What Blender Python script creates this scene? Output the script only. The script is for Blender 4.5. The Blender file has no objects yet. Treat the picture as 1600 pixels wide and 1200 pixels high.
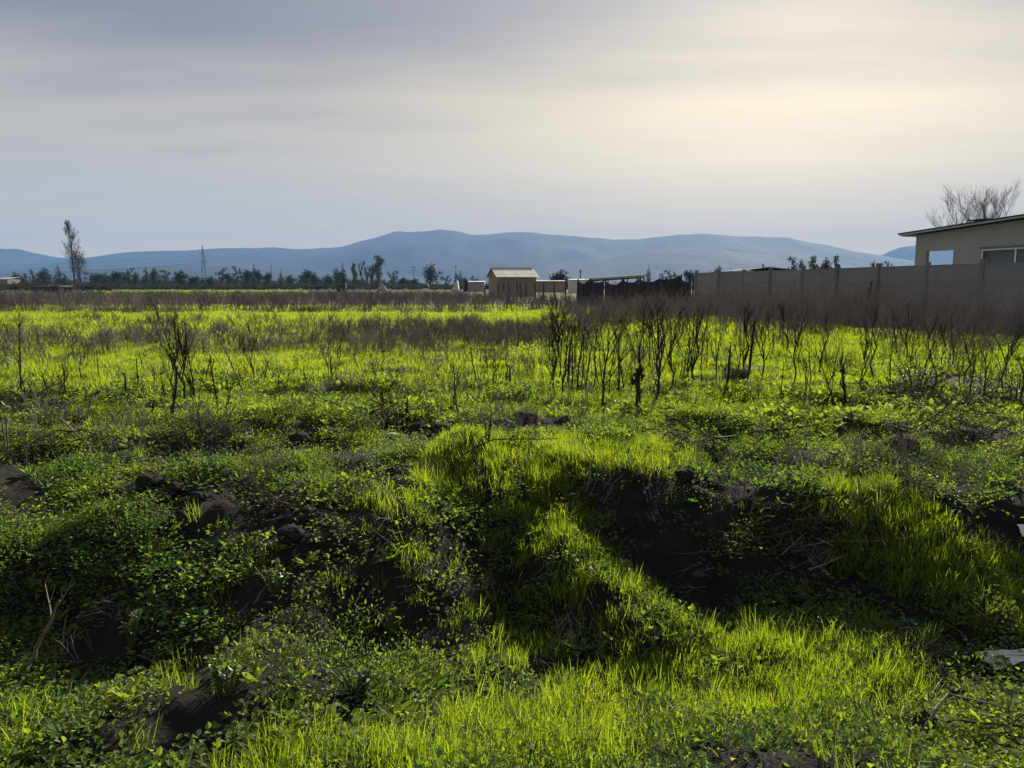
import bpy, math, random
import numpy as np
from mathutils import Vector, Matrix

random.seed(7)
rng = np.random.default_rng(11)
sc = bpy.context.scene
col = sc.collection

# ------------------------------------------------------------------ camera, sky, sun, exposure
CAM_H = 1.30
FPX = 1164.0
PITCH = math.atan(152.0 / FPX)
EXPO = 1.0
SUN_AZ, SUN_EL = math.radians(21), math.radians(25)
S = Vector((math.sin(SUN_AZ) * math.cos(SUN_EL), math.cos(SUN_AZ) * math.cos(SUN_EL), math.sin(SUN_EL)))

cam_d = bpy.data.cameras.new('camera')
cam_d.sensor_width = 36.0
cam_d.lens = FPX / 1600 * 36.0
cam_d.clip_start = 0.05
cam_d.clip_end = 40000
cam = bpy.data.objects.new('camera', cam_d)
col.objects.link(cam)
cam.location = (0, 0, CAM_H)
cam.rotation_euler = (math.pi / 2 - PITCH, 0, 0)
sc.camera = cam

sun_d = bpy.data.lights.new('sun', 'SUN')
sun_d.energy = 5.0
sun_d.angle = math.radians(1.0)
sun_d.color = (1.0, 0.93, 0.80)
sun = bpy.data.objects.new('sun', sun_d)
col.objects.link(sun)
sun.rotation_euler = S.to_track_quat('Z', 'Y').to_euler()
sun.location = (0, 0, 30)

world = bpy.data.worlds.new('World')
sc.world = world
world.use_nodes = True


def build_sky():
    nt = world.node_tree
    nt.nodes.clear()
    N = nt.nodes.new
    L = nt.links.new

    def math_(op, a, b=None, c=None, clamp=False):
        n = N('ShaderNodeMath'); n.operation = op; n.use_clamp = clamp
        for i, v in enumerate((a, b, c)):
            if v is None: continue
            if isinstance(v, (int, float)): n.inputs[i].default_value = v
            else: L(v, n.inputs[i])
        return n.outputs[0]

    def mix(f, a, b, typ='MIX'):
        n = N('ShaderNodeMix'); n.data_type = 'RGBA'; n.blend_type = typ; n.clamp_result = False
        for sock, v in ((n.inputs[0], f), (n.inputs[6], a), (n.inputs[7], b)):
            if isinstance(v, (int, float)): sock.default_value = v
            elif isinstance(v, tuple): sock.default_value = (*v, 1)
            else: L(v, sock)
        return n.outputs[2]

    def smooth(v, lo, hi):
        n = N('ShaderNodeMapRange'); n.interpolation_type = 'SMOOTHSTEP'
        L(v, n.inputs[0]); n.inputs[1].default_value = lo; n.inputs[2].default_value = hi
        return n.outputs[0]

    tc = N('ShaderNodeTexCoord')
    nrm = N('ShaderNodeVectorMath'); nrm.operation = 'NORMALIZE'; L(tc.outputs['Generated'], nrm.inputs[0])
    d = nrm.outputs[0]
    sep = N('ShaderNodeSeparateXYZ'); L(d, sep.inputs[0])
    x, y, z = sep.outputs
    dot = N('ShaderNodeVectorMath'); dot.operation = 'DOT_PRODUCT'; L(d, dot.inputs[0]); dot.inputs[1].default_value = S
    dt = math_('MAXIMUM', dot.outputs['Value'], 0.0)
    zz = math_('ADD', math_('MAXIMUM', z, 0.0), 0.10)
    cx = math_('DIVIDE', x, zz); cy = math_('DIVIDE', y, zz)
    cmb = N('ShaderNodeCombineXYZ'); L(cx, cmb.inputs[0]); L(cy, cmb.inputs[1])

    def noise(scale, detail, stretch, rot=0.0, rough=0.5):
        mp = N('ShaderNodeMapping'); mp.inputs['Scale'].default_value = stretch; mp.inputs['Rotation'].default_value = (0, 0, rot)
        L(cmb.outputs[0], mp.inputs[0])
        n = N('ShaderNodeTexNoise'); n.inputs['Scale'].default_value = scale; n.inputs['Detail'].default_value = detail
        n.inputs['Roughness'].default_value = rough
        L(mp.outputs[0], n.inputs['Vector'])
        return n.outputs['Fac']
    big = noise(0.55, 3, (0.6, 1.3, 1), 0.25)
    streak = noise(1.6, 5, (0.35, 1.6, 1), 0.15, 0.55)
    fine = noise(4.0, 4, (0.5, 1.3, 1), -0.2, 0.6)
    k = 10.0 / (2 ** EXPO)
    sc3 = lambda c: tuple(v * k for v in c)
    veil = mix(smooth(z, 0.0, 0.13), sc3((1.10, 0.83, 0.50)), sc3((0.64, 0.565, 0.465)))
    g1 = math_('POWER', dt, 9.0)
    g2 = math_('POWER', dt, 30.0)
    glow = mix(1.0, mix(g1, (0, 0, 0), sc3((0.20, 0.165, 0.10))), mix(g2, (0, 0, 0), sc3((0.14, 0.115, 0.06))), 'ADD')
    gfade = smooth(z, -0.02, 0.15)
    glow = mix(gfade, mix(1.0, glow, (0.30, 0.30, 0.30), 'MULTIPLY'), glow)
    hl = math_('MAXIMUM', math_('SQRT', math_('ADD', math_('MULTIPLY', x, x), math_('MULTIPLY', y, y))), 0.02)
    hd = math_('DIVIDE', math_('ADD', math_('MULTIPLY', x, math.sin(SUN_AZ)), math_('MULTIPLY', y, math.cos(SUN_AZ))), hl)
    gh = math_('MULTIPLY', math_('POWER', math_('MAXIMUM', hd, 0.0), 7.0), math_('MULTIPLY', smooth(z, 0.03, 0.17), math_('SUBTRACT', 1.0, smooth(z, 0.30, 0.7))))
    glow = mix(1.0, glow, mix(gh, (0, 0, 0), sc3((0.26, 0.205, 0.09))), 'ADD')
    lit = mix(1.0, veil, glow, 'ADD')
    deckcol = mix(1.0, mix(g1, sc3((0.235, 0.235, 0.28)), sc3((0.48, 0.465, 0.46))), mix(g2, (0, 0, 0), sc3((0.10, 0.09, 0.06))), 'ADD')
    edge = math_('ADD', z, math_('MULTIPLY', math_('SUBTRACT', big, 0.5), 0.16))
    edge = math_('ADD', edge, math_('MULTIPLY', math_('SUBTRACT', streak, 0.5), 0.13))
    edge = math_('SUBTRACT', edge, math_('MULTIPLY', g1, 0.055))
    deck = math_('MULTIPLY', smooth(edge, 0.15, 0.30), 0.92)
    skyc = mix(deck, lit, deckcol)
    var = math_('ADD', 0.86, math_('MULTIPLY', streak, 0.16))
    var = math_('ADD', var, math_('MULTIPLY', fine, 0.12))
    vcol = N('ShaderNodeCombineXYZ')
    for i in range(3): L(var, vcol.inputs[i])
    skyc = mix(1.0, skyc, vcol.outputs[0], 'MULTIPLY')
    ni = N('ShaderNodeTexSky'); ni.sky_type = 'NISHITA'; ni.sun_disc = False
    ni.sun_elevation = SUN_EL; ni.sun_rotation = SUN_AZ; ni.air_density = 1.0; ni.dust_density = 2.0
    final = mix(0.97, ni.outputs[0], skyc)
    bg = N('ShaderNodeBackground'); bg.inputs['Strength'].default_value = 0.10
    L(final, bg.inputs['Color'])
    out = N('ShaderNodeOutputWorld'); L(bg.outputs[0], out.inputs['Surface'])


build_sky()
vs = sc.view_settings
vs.view_transform = 'Standard'; vs.look = 'None'; vs.exposure = EXPO; vs.gamma = 1.0
vs.use_curve_mapping = False
sc.render.engine = 'CYCLES'
cy = sc.cycles
cy.max_bounces = 4; cy.diffuse_bounces = 2; cy.glossy_bounces = 1; cy.transmission_bounces = 3
cy.volume_bounces = 0; cy.transparent_max_bounces = 8
cy.use_denoising = True
try: cy.denoiser = 'OPENIMAGEDENOISE'
except Exception: pass
cy.sample_clamp_indirect = 6.0

# ------------------------------------------------------------------ helpers
CP, SP = math.cos(PITCH), math.sin(PITCH)


def at(px, py, Y):
    """the point at ground distance Y that is seen at pixel (px, py) of the 1600x1200 photograph"""
    a = (px - 800) / FPX; b = (600 - py) / FPX
    t = Y / (CP + b * SP)
    return Vector((a * t, Y, CAM_H + t * (b * CP - SP)))


def on_ground(px, py, z=0.0):
    a = (px - 800) / FPX; b = (600 - py) / FPX
    t = (z - CAM_H) / (b * CP - SP)
    return Vector((a * t, t * (CP + b * SP), z))


def to_px(x, y, z):
    dz = z - CAM_H
    f = y * CP - dz * SP
    f = np.where(f > 0.05, f, 0.05)
    u = y * SP + dz * CP
    return 800 + FPX * x / f, 600 - FPX * u / f


_perm = rng.random((256, 256))


def vnoise(x, y):
    xi = np.floor(x).astype(int); yi = np.floor(y).astype(int)
    fx = x - xi; fy = y - yi
    fx = fx * fx * (3 - 2 * fx); fy = fy * fy * (3 - 2 * fy)
    a = _perm[xi & 255, yi & 255]; b = _perm[(xi + 1) & 255, yi & 255]
    c = _perm[xi & 255, (yi + 1) & 255]; d = _perm[(xi + 1) & 255, (yi + 1) & 255]
    return (a * (1 - fx) + b * fx) * (1 - fy) + (c * (1 - fx) + d * fx) * fy


def fbm(x, y, oct=4, gain=0.5):
    s = 0; amp = 1; tot = 0
    for i in range(oct):
        s = s + amp * vnoise(x * 2 ** i + 17.3 * i, y * 2 ** i + 9.1 * i)
        tot += amp; amp *= gain
    return s / tot - 0.5


def sstep(v, lo, hi):
    t = np.clip((v - lo) / (hi - lo), 0, 1)
    return t * t * (3 - 2 * t)


LIPX = [-30, -4, -2.7, -1.5, -0.6, 0.2, 0.9, 1.7, 2.4, 3.2, 5, 30]
LIPY = [3.9, 3.9, 4.0, 4.25, 4.45, 4.95, 5.05, 5.0, 4.65, 4.75, 5.0, 5.2]
RUNX = [-30, -3, -2.2, -1.5, -0.6, 0.2, 1.0, 2.0, 3.0, 30]
RUNY = [1.2, 1.2, 1.25, 1.4, 1.15, 0.95, 0.95, 1.0, 1.0, 1.0]


def seg_bump(x, y, a, b, za, zb, w):
    """a rounded spur that runs from a to b; returns height field, very low away from it"""
    ax, ay = a; bx, by = b
    dx, dy = bx - ax, by - ay
    L2 = dx * dx + dy * dy
    t = np.clip(((x - ax) * dx + (y - ay) * dy) / L2, 0, 1)
    dist = np.hypot(x - ax - t * dx, y - ay - t * dy)
    return za + (zb - za) * t - (dist / w) ** 2 * 0.16


def H(x, y):
    x = np.asarray(x, float); y = np.asarray(y, float)
    wob = 0.35 * fbm(x * 0.9 + 5, y * 0.9, 3)
    yl = np.interp(x, LIPX, LIPY) + wob
    run = np.interp(x, RUNX, RUNY)
    zb = np.interp(x, [-4, -1.5, -0.6, 0.1, 30], [-0.40, -0.42, -0.52, -0.62, -0.62])
    yb = yl - run
    s = (y - yb) / run
    bank = zb + (0 - zb) * sstep(s, 0.0, 1.0) ** 0.85
    near = zb + (-0.26 - zb) * np.clip((yb - y) / np.maximum(yb - 1.6, 0.3), 0, 1) ** 1.05
    z = np.where(s > 0, bank, near)
    z = np.where(y < 1.6, -0.26 + 0.1 * sstep(1.6 - y, 0, 1.2), z)
    sp = seg_bump(x, y, (-0.35, 5.35), (0.64, 3.78), 0.16, -0.36, 0.28)
    sp2 = seg_bump(x, y, (2.1, 5.0), (2.6, 3.9), -0.03, -0.40, 0.25)
    sp3 = seg_bump(x, y, (-0.75, 4.3), (-0.85, 3.6), -0.08, -0.46, 0.2)
    for q in (sp, sp2, sp3):
        k = 14.0
        m = np.maximum(z, q)
        z = m + np.log(np.exp(k * (z - m)) + np.exp(k * (np.maximum(q, -3) - m))) / k - 0.0
    z = z + 0.13 * np.exp(-((x - 0.35) / 0.95) ** 2 - ((y - 5.75) / 0.55) ** 2)
    z = z + 0.12 * np.exp(-((x + 1.0) / 0.5) ** 2 - ((y - 2.9) / 0.4) ** 2)
    z = z - 0.16 * np.exp(-((x + 2.35) / 0.33) ** 2 - ((y - 3.55) / 0.33) ** 2)
    z = z + 0.10 * np.exp(-((x + 2.2) / 0.5) ** 2 - ((y - 4.6) / 0.35) ** 2)
    nearf = 1 - sstep(y, 7, 16)
    z = z + nearf * (0.26 * fbm(x * 1.1 + 2, y * 1.3 + 6, 2) + 0.17 * fbm(x * 2.6, y * 2.6, 3, 0.5) + 0.075 * fbm(x * 6, y * 6, 2, 0.5) * (0.5 + 0.9 * sstep(y, 2.8, 3.6) * (1 - sstep(y, 5.2, 6.0))))
    midf = sstep(y, 5, 9) * (1 - sstep(y, 25, 60))
    z = z + midf * 0.16 * fbm(x * 0.8 + 3, y * 0.8, 3)
    return z


class MB:
    def __init__(s): s.v = []; s.f = []; s.a = []
    def add(s, verts, faces, a=0.5):
        o = len(s.v)
        s.v.extend([tuple(p) for p in verts]); s.f.extend([tuple(i + o for i in f) for f in faces]); s.a.extend([a] * len(verts))
        return s
    def box(s, c, size, rot=None, top=None):
        x, y, z = (q / 2 for q in size)
        tx, ty = top if top else (1, 1)
        p = [(-x, -y, -z), (x, -y, -z), (x, y, -z), (-x, y, -z), (-x * tx, -y * ty, z), (x * tx, -y * ty, z), (x * tx, y * ty, z), (-x * tx, y * ty, z)]
        p = [Vector(q) for q in p]
        if rot is not None: p = [rot @ q for q in p]
        c = Vector(c)
        return s.add([q + c for q in p], [(0, 3, 2, 1), (4, 5, 6, 7), (0, 1, 5, 4), (1, 2, 6, 5), (2, 3, 7, 6), (3, 0, 4, 7)])
    def tube(s, pts, rad, n=4, a=0.5, cap=True):
        pts = [Vector(p) for p in pts]
        o = len(s.v); m = len(pts)
        up = None
        for i, p in enumerate(pts):
            t = (pts[min(i + 1, m - 1)] - pts[max(i - 1, 0)])
            t = t.normalized() if t.length > 1e-9 else Vector((0, 0, 1))
            if up is None: up = t.orthogonal().normalized()
            u = (up - t * up.dot(t))
            u = u.normalized() if u.length > 1e-6 else t.orthogonal().normalized()
            up = u; w = t.cross(u)
            for j in range(n):
                an = 2 * math.pi * j / n
                q = p + (u * math.cos(an) + w * math.sin(an)) * rad[i]
                s.v.append(tuple(q)); s.a.append(a)
        for i in range(m - 1):
            for j in range(n):
                j2 = (j + 1) % n
                s.f.append((o + i * n + j, o + i * n + j2, o + (i + 1) * n + j2, o + (i + 1) * n + j))
        if cap:
            s.f.append(tuple(o + j for j in reversed(range(n)))); s.f.append(tuple(o + (m - 1) * n + j for j in range(n)))
        return s
    def mesh(s, name, mat=None, smooth=False):
        me = bpy.data.meshes.new(name)
        me.from_pydata(s.v, [], s.f)
        if s.a:
            at_ = me.attributes.new('v', 'FLOAT', 'POINT'); at_.data.foreach_set('value', np.array(s.a, dtype=np.float32))
        if smooth: me.polygons.foreach_set('use_smooth', [True] * len(me.polygons))
        if mat: me.materials.append(mat)
        me.update()
        return me


def obj(name, mb, mat=None, parent=None, loc=None, smooth=False):
    me = mb.mesh(name, mat, smooth) if isinstance(mb, MB) else mb
    o = bpy.data.objects.new(name, me)
    col.objects.link(o)
    if parent: o.parent = parent
    if loc is not None: o.location = loc
    return o


def empty(name, loc=(0, 0, 0), rz=0.0):
    o = bpy.data.objects.new(name, None)
    col.objects.link(o)
    o.location = loc; o.rotation_euler = (0, 0, rz); o.empty_display_size = 0.2
    return o


def tag(o, label=None, cat=None, group=None, kind=None):
    if label: o['label'] = label
    if cat: o['category'] = cat
    if group: o['group'] = group
    if kind: o['kind'] = kind
    return o


# ------------------------------------------------------------------ materials
def nodes(name):
    m = bpy.data.materials.new(name); m.use_nodes = True
    nt = m.node_tree; nt.nodes.clear()
    return m, nt, nt.nodes.new, nt.links.new


def surf(name, c1, c2, scale=4.0, rough=0.85, metal=0.0, bump=0.0, bscale=20.0, coord='Object', stretch=(1, 1, 1), spec=0.3, rand=0.0, detail=5):
    m, nt, N, L = nodes(name)
    tc = N('ShaderNodeTexCoord'); mp = N('ShaderNodeMapping'); mp.inputs['Scale'].default_value = stretch
    L(tc.outputs[coord], mp.inputs[0])
    n = N('ShaderNodeTexNoise'); n.inputs['Scale'].default_value = scale; n.inputs['Detail'].default_value = detail; n.inputs['Roughness'].default_value = 0.6
    L(mp.outputs[0], n.inputs['Vector'])
    mr = N('ShaderNodeMapRange'); L(n.outputs['Fac'], mr.inputs[0]); mr.inputs[1].default_value = 0.3; mr.inputs[2].default_value = 0.7
    mx = N('ShaderNodeMix'); mx.data_type = 'RGBA'; L(mr.outputs[0], mx.inputs[0])
    mx.inputs[6].default_value = (*c1, 1); mx.inputs[7].default_value = (*c2, 1)
    c = mx.outputs[2]
    if rand:
        oi = N('ShaderNodeObjectInfo')
        m2 = N('ShaderNodeMapRange'); L(oi.outputs['Random'], m2.inputs[0]); m2.inputs[3].default_value = 1 - rand; m2.inputs[4].default_value = 1 + rand
        h = N('ShaderNodeHueSaturation'); L(m2.outputs[0], h.inputs['Value']); L(c, h.inputs['Color']); c = h.outputs[0]
    p = N('ShaderNodeBsdfPrincipled'); L(c, p.inputs['Base Color'])
    p.inputs['Roughness'].default_value = rough; p.inputs['Metallic'].default_value = metal; p.inputs['Specular IOR Level'].default_value = spec
    if bump:
        n2 = N('ShaderNodeTexNoise'); n2.inputs['Scale'].default_value = bscale; n2.inputs['Detail'].default_value = 6
        L(mp.outputs[0], n2.inputs['Vector'])
        b = N('ShaderNodeBump'); b.inputs['Strength'].default_value = bump; b.inputs['Distance'].default_value = 0.02
        L(n2.outputs['Fac'], b.inputs['Height']); L(b.outputs[0], p.inputs['Normal'])
    o = N('ShaderNodeOutputMaterial'); L(p.outputs[0], o.inputs[0])
    return m


def leafmat(name, d0, d1, t0, t1, trans=0.5, rough=0.5, spec=0.35, inst=True, vamt=0.5):
    """thin leaf: diffuse and light passing through; tint runs from colour 0 to colour 1 over clumps and single leaves"""
    m, nt, N, L = nodes(name)
    a = N('ShaderNodeAttribute'); a.attribute_name = 'v'; a.attribute_type = 'GEOMETRY'
    if inst:
        t = N('ShaderNodeAttribute'); t.attribute_name = 'tint'; t.attribute_type = 'INSTANCER'; base = t.outputs['Fac']
    else:
        t = N('ShaderNodeObjectInfo'); base = t.outputs['Random']
    ma = N('ShaderNodeMath'); ma.operation = 'SUBTRACT'; L(a.outputs['Fac'], ma.inputs[0]); ma.inputs[1].default_value = 0.5
    mb_ = N('ShaderNodeMath'); mb_.operation = 'MULTIPLY_ADD'; mb_.use_clamp = True
    L(ma.outputs[0], mb_.inputs[0]); mb_.inputs[1].default_value = vamt; L(base, mb_.inputs[2])

    def ramp(c0, c1):
        x = N('ShaderNodeMix'); x.data_type = 'RGBA'; L(mb_.outputs[0], x.inputs[0])
        x.inputs[6].default_value = (*c0, 1); x.inputs[7].default_value = (*c1, 1)
        return x.outputs[2]
    p = N('ShaderNodeBsdfPrincipled'); L(ramp(d0, d1), p.inputs['Base Color']); p.inputs['Roughness'].default_value = rough
    p.inputs['Specular IOR Level'].default_value = spec
    tr = N('ShaderNodeBsdfTranslucent'); L(ramp(t0, t1), tr.inputs['Color'])
    mx = N('ShaderNodeMixShader'); mx.inputs[0].default_value = trans
    L(p.outputs[0], mx.inputs[1]); L(tr.outputs[0], mx.inputs[2])
    o = N('ShaderNodeOutputMaterial'); L(mx.outputs[0], o.inputs[0])
    return m


M = {}
M['grass'] = leafmat('grass_blade', (0.05, 0.10, 0.02), (0.11, 0.165, 0.02), (0.15, 0.32, 0.015), (0.47, 0.55, 0.012), 0.60, 0.45, 0.25)
M['leaf'] = leafmat('weed_leaf', (0.055, 0.11, 0.05), (0.12, 0.175, 0.06), (0.09, 0.22, 0.03), (0.40, 0.50, 0.022), 0.50, 0.55, 0.12)
M['leaf_single'] = leafmat('weed_leaf_single', (0.05, 0.095, 0.03), (0.09, 0.13, 0.04), (0.12, 0.24, 0.03), (0.28, 0.36, 0.03), 0.45, 0.45, 0.45, inst=False)
M['pale_leaf'] = leafmat('pale_leaf', (0.12, 0.17, 0.09), (0.18, 0.22, 0.12), (0.12, 0.22, 0.05), (0.2, 0.3, 0.06), 0.35, 0.6, 0.3, inst=False)
M['dead'] = leafmat('dead_weed', (0.16, 0.135, 0.12), (0.34, 0.29, 0.25), (0.13, 0.105, 0.085), (0.26, 0.21, 0.16), 0.25, 0.8, 0.15)
M['stalk'] = surf('dead_stalk', (0.022, 0.017, 0.013), (0.058, 0.045, 0.033), 12, 0.85, spec=0.15, rand=0.35)
M['darkstalk'] = surf('dark_stalk', (0.018, 0.014, 0.011), (0.045, 0.036, 0.026), 14, 0.85, spec=0.15)
M['dry'] = surf('dry_twig', (0.09, 0.07, 0.05), (0.23, 0.19, 0.14), 14, 0.8, spec=0.2, rand=0.2)
M['bark'] = surf('bark', (0.04, 0.033, 0.028), (0.09, 0.075, 0.06), 3, 0.9, spec=0.1)
M['crown'] = leafmat('tree_leaf', (0.022, 0.034, 0.018), (0.05, 0.066, 0.03), (0.02, 0.035, 0.01), (0.06, 0.08, 0.02), 0.25, 0.6, 0.2, inst=False)
M['scrub'] = leafmat('scrub_leaf', (0.035, 0.038, 0.022), (0.085, 0.075, 0.045), (0.04, 0.04, 0.01), (0.09, 0.08, 0.03), 0.25, 0.7, 0.15)
M['poplar_leaf'] = leafmat('poplar_leaf', (0.05, 0.042, 0.03), (0.10, 0.08, 0.05), (0.06, 0.05, 0.03), (0.12, 0.09, 0.05), 0.3, 0.7, 0.15, inst=False)
M['concrete'] = surf('concrete_panel', (0.20, 0.205, 0.20), (0.29, 0.29, 0.28), 1.3, 0.92, bump=0.25, bscale=30, spec=0.2, rand=0.09)
M['post'] = surf('concrete_post', (0.15, 0.15, 0.145), (0.22, 0.215, 0.21), 3, 0.92, bump=0.3, bscale=40, spec=0.2, rand=0.1)
M['render'] = surf('house_render', (0.28, 0.272, 0.262), (0.34, 0.33, 0.318), 0.9, 0.9, bump=0.1, bscale=60, spec=0.2)
M['white'] = surf('white_frame', (0.70, 0.70, 0.68), (0.8, 0.8, 0.78), 3, 0.5)
M['fascia'] = surf('pale_fascia', (0.36, 0.35, 0.33), (0.45, 0.43, 0.41), 2, 0.6)
M['darkmetal'] = surf('dark_metal', (0.03, 0.032, 0.035), (0.06, 0.06, 0.062), 5, 0.85, spec=0.15)
M['zinc'] = surf('weathered_zinc', (0.50, 0.46, 0.41), (0.68, 0.63, 0.56), 1.6, 0.7, metal=0.1, stretch=(1, 1, 0.3), rand=0.12)
M['rust'] = surf('rusty_sheet', (0.16, 0.10, 0.065), (0.36, 0.28, 0.20), 2.0, 0.75, rand=0.25)
M['plank'] = surf('barn_plank', (0.20, 0.155, 0.115), (0.31, 0.25, 0.19), 2.0, 0.85, stretch=(4, 4, 0.5), rand=0.18)
M['timber'] = surf('old_timber', (0.035, 0.03, 0.026), (0.08, 0.068, 0.056), 6, 0.9, rand=0.2)
M['net'] = surf('black_net', (0.012, 0.015, 0.021), (0.028, 0.033, 0.042), 6, 0.7, spec=0.25)
M['steel'] = surf('galvanised_steel', (0.13, 0.135, 0.14), (0.2, 0.205, 0.21), 3, 0.8, spec=0.1)
M['tarp'] = surf('pale_tarp', (0.5, 0.48, 0.42), (0.66, 0.63, 0.56), 2, 0.6)
M['bluetarp'] = surf('teal_tarp', (0.05, 0.09, 0.09), (0.09, 0.14, 0.13), 2, 0.6)
M['heap'] = surf('pale_heap', (0.25, 0.22, 0.19), (0.36, 0.33, 0.29), 1.5, 0.95)
M['stone'] = surf('field_stone', (0.26, 0.245, 0.225), (0.42, 0.40, 0.37), 9, 0.85, bump=0.4, bscale=40)
M['soilclod'] = surf('soil_clod', (0.014, 0.011, 0.009), (0.036, 0.028, 0.022), 18, 0.95, bump=0.9, bscale=60, spec=0.15)
M['sheet'] = surf('white_plastic_sheet', (0.72, 0.70, 0.66), (0.82, 0.80, 0.76), 6, 0.45, bump=0.5, bscale=12)


def ground_material():
    m, nt, N, L = nodes('field_soil')
    tc = N('ShaderNodeTexCoord')

    def noise(scale, det=6, rough=0.6):
        n = N('ShaderNodeTexNoise'); n.inputs['Scale'].default_value = scale; n.inputs['Detail'].default_value = det; n.inputs['Roughness'].default_value = rough
        L(tc.outputs['Object'], n.inputs['Vector']); return n.outputs['Fac']

    def mr(v, lo, hi):
        n = N('ShaderNodeMapRange'); L(v, n.inputs[0]); n.inputs[1].default_value = lo; n.inputs[2].default_value = hi; return n.outputs[0]

    def mix(f, a, b):
        n = N('ShaderNodeMix'); n.data_type = 'RGBA'
        for s_, v in ((n.inputs[0], f), (n.inputs[6], a), (n.inputs[7], b)):
            if isinstance(v, (int, float)): s_.default_value = v
            elif isinstance(v, tuple): s_.default_value = (*v, 1)
            else: L(v, s_)
        return n.outputs[2]
    n1 = noise(5); n2 = noise(60, 4); n3 = noise(0.06, 5)
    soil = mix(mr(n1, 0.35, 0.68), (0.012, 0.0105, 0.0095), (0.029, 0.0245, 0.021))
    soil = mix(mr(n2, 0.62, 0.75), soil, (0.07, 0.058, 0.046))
    a1 = N('ShaderNodeAttribute'); a1.attribute_name = 'cover'
    a2 = N('ShaderNodeAttribute'); a2.attribute_name = 'litter'
    green = mix(mr(noise(1.2), 0.3, 0.7), (0.07, 0.10, 0.012), (0.15, 0.18, 0.012))
    lit = mix(mr(n2, 0.3, 0.7), (0.05, 0.04, 0.032), (0.11, 0.088, 0.068))
    farc = mix(mr(n3, 0.42, 0.6), (0.07, 0.062, 0.046), (0.07, 0.09, 0.02))
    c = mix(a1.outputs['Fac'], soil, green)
    c = mix(a2.outputs['Fac'], c, lit)
    a3 = N('ShaderNodeAttribute'); a3.attribute_name = 'far'
    c = mix(a3.outputs['Fac'], c, farc)
    p = N('ShaderNodeBsdfPrincipled'); L(c, p.inputs['Base Color']); p.inputs['Roughness'].default_value = 0.95; p.inputs['Specular IOR Level'].default_value = 0.12
    b = N('ShaderNodeBump'); b.inputs['Strength'].default_value = 0.7; b.inputs['Distance'].default_value = 0.02
    ad = N('ShaderNodeMath'); ad.operation = 'ADD'; L(n2, ad.inputs[0]); L(noise(22, 6, 0.7), ad.inputs[1])
    L(ad.outputs[0], b.inputs['Height']); L(b.outputs[0], p.inputs['Normal'])
    o = N('ShaderNodeOutputMaterial'); L(p.outputs[0], o.inputs[0])
    return m


M['ground'] = ground_material()
M['hill'] = surf('hill_scrub', (0.020, 0.026, 0.018), (0.042, 0.044, 0.030), 0.004, 0.95, coord='Object', spec=0.1, detail=8)

# ------------------------------------------------------------------ where things grow (maps over the field)
def poly_mask(px, py, poly, soft=14):
    """soft inside mask of a polygon"""
    p = np.array(poly, float)
    inside = np.zeros(px.shape, bool); dist = np.full(px.shape, 1e9)
    n = len(p)
    for i in range(n):
        x1, y1 = p[i]; x2, y2 = p[(i + 1) % n]
        cond = ((y1 > py) != (y2 > py))
        xc = (x2 - x1) * (py - y1) / ((y2 - y1) if y2 != y1 else 1e-9) + x1
        inside ^= cond & (px < xc)
        L2 = (x2 - x1) ** 2 + (y2 - y1) ** 2
        t = np.clip(((px - x1) * (x2 - x1) + (py - y1) * (y2 - y1)) / L2, 0, 1)
        dist = np.minimum(dist, np.hypot(px - x1 - t * (x2 - x1), py - y1 - t * (y2 - y1)))
    sd = np.where(inside, dist, -dist)
    return sstep(sd, -soft, soft)


def ell(px, py, cx, cyy, rx, ry):
    return sstep(1.25 - np.hypot((px - cx) / rx, (py - cyy) / ry), 0.0, 0.5)


GRASS_POLYS = [
    ([(640, 760), (700, 705), (830, 690), (1000, 680), (1090, 712), (1065, 745), (900, 742), (862, 770), (905, 830), (962, 880), (1030, 935), (1045, 975), (965, 985), (880, 930), (840, 860), (790, 800), (700, 790)], 1.0),
    ([(300, 1230), (440, 1150), (640, 1150), (760, 1110), (840, 1100), (960, 1030), (1020, 990), (1130, 985), (1250, 995), (1370, 975), (1450, 1040), (1470, 1110), (1300, 1120), (1130, 1130), (1000, 1160), (960, 1230)], 1.0),
    ([(1280, 740), (1370, 745), (1400, 790), (1470, 800), (1500, 860), (1600, 890), (1600, 960), (1480, 930), (1420, 900), (1380, 840), (1290, 800)], 0.9),
    ([(540, 790), (660, 780), (650, 830), (570, 835)], 0.7),
    ([(610, 860), (700, 850), (720, 950), (640, 960)], 0.6),
    ([(700, 950), (860, 940), (890, 1040), (760, 1060), (690, 1010)], 0.55),
    ([(0, 1090), (60, 1070), (110, 1130), (60, 1190), (0, 1200)], 0.4),
    ([(1210, 800), (1300, 815), (1400, 870), (1330, 890), (1230, 850)], 0.45),
]
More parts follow.
